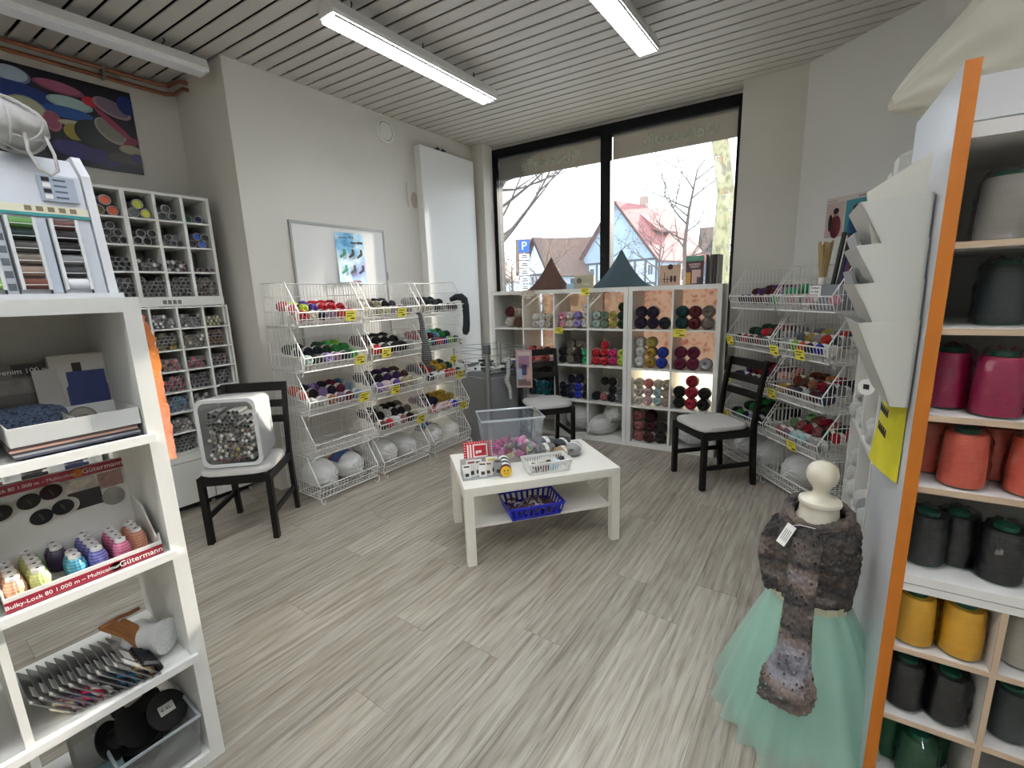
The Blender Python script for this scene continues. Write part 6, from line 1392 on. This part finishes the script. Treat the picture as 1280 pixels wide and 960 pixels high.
# trees
BARK = ramp_mat('bark', ['#6a6a52', '#9a9870', '#b0a884', '#7c7a62', '#c08a5a'], .9, 7, 'noise', .3, (1, 1, .5)); TWIG = mat('#5a5048', .9)
def tree(label, base, trunk, rads, seed, nbr, blen, depth, leafc=None, nleaf=0, bark=None, start=.35):
    t = thing('tree', label, 'tree', base); rr = random.Random(seed); P = [Vector(p) for p in trunk]
    MB().tube(P, rads, 12).build('trunk', bark or TWIG, t, 180)
    br = MB(); tips = []
    def grow(p, d, L, r, k):
        pts = [p]; q = p
        for i in range(4):
            d = (d+Vector((rr.uniform(-.35, .35), rr.uniform(-.35, .35), rr.uniform(-.1, .3)))*.6).normalized(); q = q+d*L/4; pts.append(q)
        br.tube(pts, [r*(1-.17*i) for i in range(5)], 4, caps=False); tips.extend(pts[2:])
        if k:
            for _ in range(3): i = rr.randrange(2, 5); grow(pts[i], (d+Vector((rr.uniform(-1, 1), rr.uniform(-1, 1), rr.uniform(-.3, .8)))).normalized(), L*rr.uniform(.5, .75), r*.5, k-1)
    for i in range(nbr):
        u = start+(1-start)*i/max(1, nbr-1); x = u*(len(P)-1); j = min(len(P)-2, int(x)); p = P[j].lerp(P[j+1], x-j); a = rr.random()*6.28
        grow(p, Vector((math.cos(a), math.sin(a), rr.uniform(.2, .9))).normalized(), blen*rr.uniform(.7, 1.1), rads[j]*.4+.014, depth)
    o = br.build('branches', bark or TWIG, t, 180); o['kind'] = 'stuff'
    if nleaf:
        v = MB()
        for i in range(nleaf):
            p = rr.choice(tips)+Vector((rr.uniform(-.15, .15), rr.uniform(-.15, .15), rr.uniform(-.15, .1))); s = rr.uniform(.03, .06); a = Vector((rr.uniform(-1, 1), rr.uniform(-1, 1), rr.uniform(-1, 1))).normalized(); b = a.orthogonal().normalized()
            v.add([p-a*s, p+b*s*.6, p+a*s, p-b*s*.6], [(0, 1, 2, 3)])
        o = v.build('leaves', mat(leafc, .8), t, 0); o['kind'] = 'stuff'
    return t
tree('large mossy tree trunk close outside the right window pane', (-1.98, 10.1, -.25), [(0, 0, 0), (.02, 0, 1.2), (.0, .05, 2.6), (.02, .1, 3.5), (-.12, .2, 4.3), (-.3, .35, 5.2), (-.35, .4, 6.5)], [.24, .18, .165, .16, .155, .15, .12], 3, 5, 2.6, 2, None, 0, BARK, .75)
tree('slim bare tree in front of the red-roofed house', (-5.7, 21.6, -.25), [(0, 0, 0), (.05, 0, 2), (-.05, .1, 3.6), (.1, 0, 5.0), (.35, .1, 6.6)], [.11, .10, .08, .06, .03], 8, 12, 1.7, 2, '#7a6a58', 90, None, .35)
tree('bare tree with hanging twigs at the left window edge', (-8.1, 10.8, -.25), [(0, 0, 0), (.02, .02, 2.2), (.05, 0, 3.6), (.02, .1, 4.8), (.1, .1, 6.2)], [.13, .11, .09, .07, .04], 12, 18, 2.6, 2, '#4a4c44', 260, None, .35)
for i, (x, y, s, lc, lab) in enumerate(((-18.5, 31, 5, '#b88a4a', 'young tree with yellow leaves before the long brown roof'), (-22.5, 32, 6, '#8a5a44', 'reddish leafed young tree left of the mullion'), (-9.5, 30, 7, '#7c5a50', 'rust leafed shrub tree below the red roof'), (-12.5, 29, 9, '#6d5a54', 'brown leafed shrub tree beside the blue gable'), (-6.4, 33, 4, '#6a5a50', 'twiggy tree before the dark-roofed house'), (-26, 33, 3, '#8a7a5a', 'thin tree beside the parking sign'))):
    tree(lab, (x, y, -.25), [(0, 0, 0), (.05, 0, 1.5), (-.05, .1, 3.0), (.1, 0, 4.4)], [.10, .09, .07, .03], 40+i, 9, 2.0, 2, lc, 500, None, .3)
# parking sign
ps = thing('parking_sign', 'blue parking sign with white plates on a post', 'sign', (-14.35, 21.7, -.25), rad(33))
MB().cyl((0, 0, 0), (0, 0, 4.6), .04, n=10).build('post', STEEL, ps); MB().box(-.30, -.06, 3.9, .30, -.04, 4.55).build('parking_plate', mat('#2a62b0', .4), ps, 0)
lettering('P', .62, PAPER, ps, (0, -.07, 4.22), (PI/2, 0, 0))
for i, h in enumerate((.32, .36, .36, .36, .32)):
    z = 3.5-i*.42; b = MB().box(-.28, -.06, z, .28, -.04, z+h).build('info_plate', PAPER, ps, 0); MB().box(-.18, -.065, z+.10, .18, -.06, z+.15).build('printed_line', INK, b, 0); MB().box(-.12, -.065, z+.20, .15, -.06, z+.25).build('printed_line', INK, b, 0)
# parked cars beyond the pavement
def car(label, p, rot, c):
    t = thing('parked_car', label, 'car', p, rot); cm = mat(c, .25)
    prof = [(-2.0, .30), (-2.05, .62), (-1.9, .80), (-1.15, .90), (-.55, 1.38), (.75, 1.42), (1.45, .98), (1.95, .90), (2.05, .60), (2.0, .30)]
    MB().prism([(x, -.82, z) for x, z in prof], (0, 1.64, 0)).build('body', cm, t, 0)
    for y in (-.825, .815): MB().prism([(-1.0, y, .95), (-.48, y, 1.30), (.68, y, 1.33), (1.25, y, .98)], (0, .01, 0)).build('side_window', mat('#22303a', .1), t, 0)
    for x in (-1.25, 1.25):
        for y in (-.83, .63): MB().cyl((x, y, .32), (x, y+.2, .32), .32, n=20).build('wheel', mat('#1c1c1e', .7), t)
    return t
car('light blue car parked beyond the window', (-16.0, 24.0, -.25), rad(35), '#9fb8cc'); car('white car parked below the red-roofed house', (-8.5, 23.0, -.25), rad(15), '#d8dcde'); car('silver car parked beside the parking sign', (-19.5, 21.5, -.25), rad(40), '#a8b0b8')
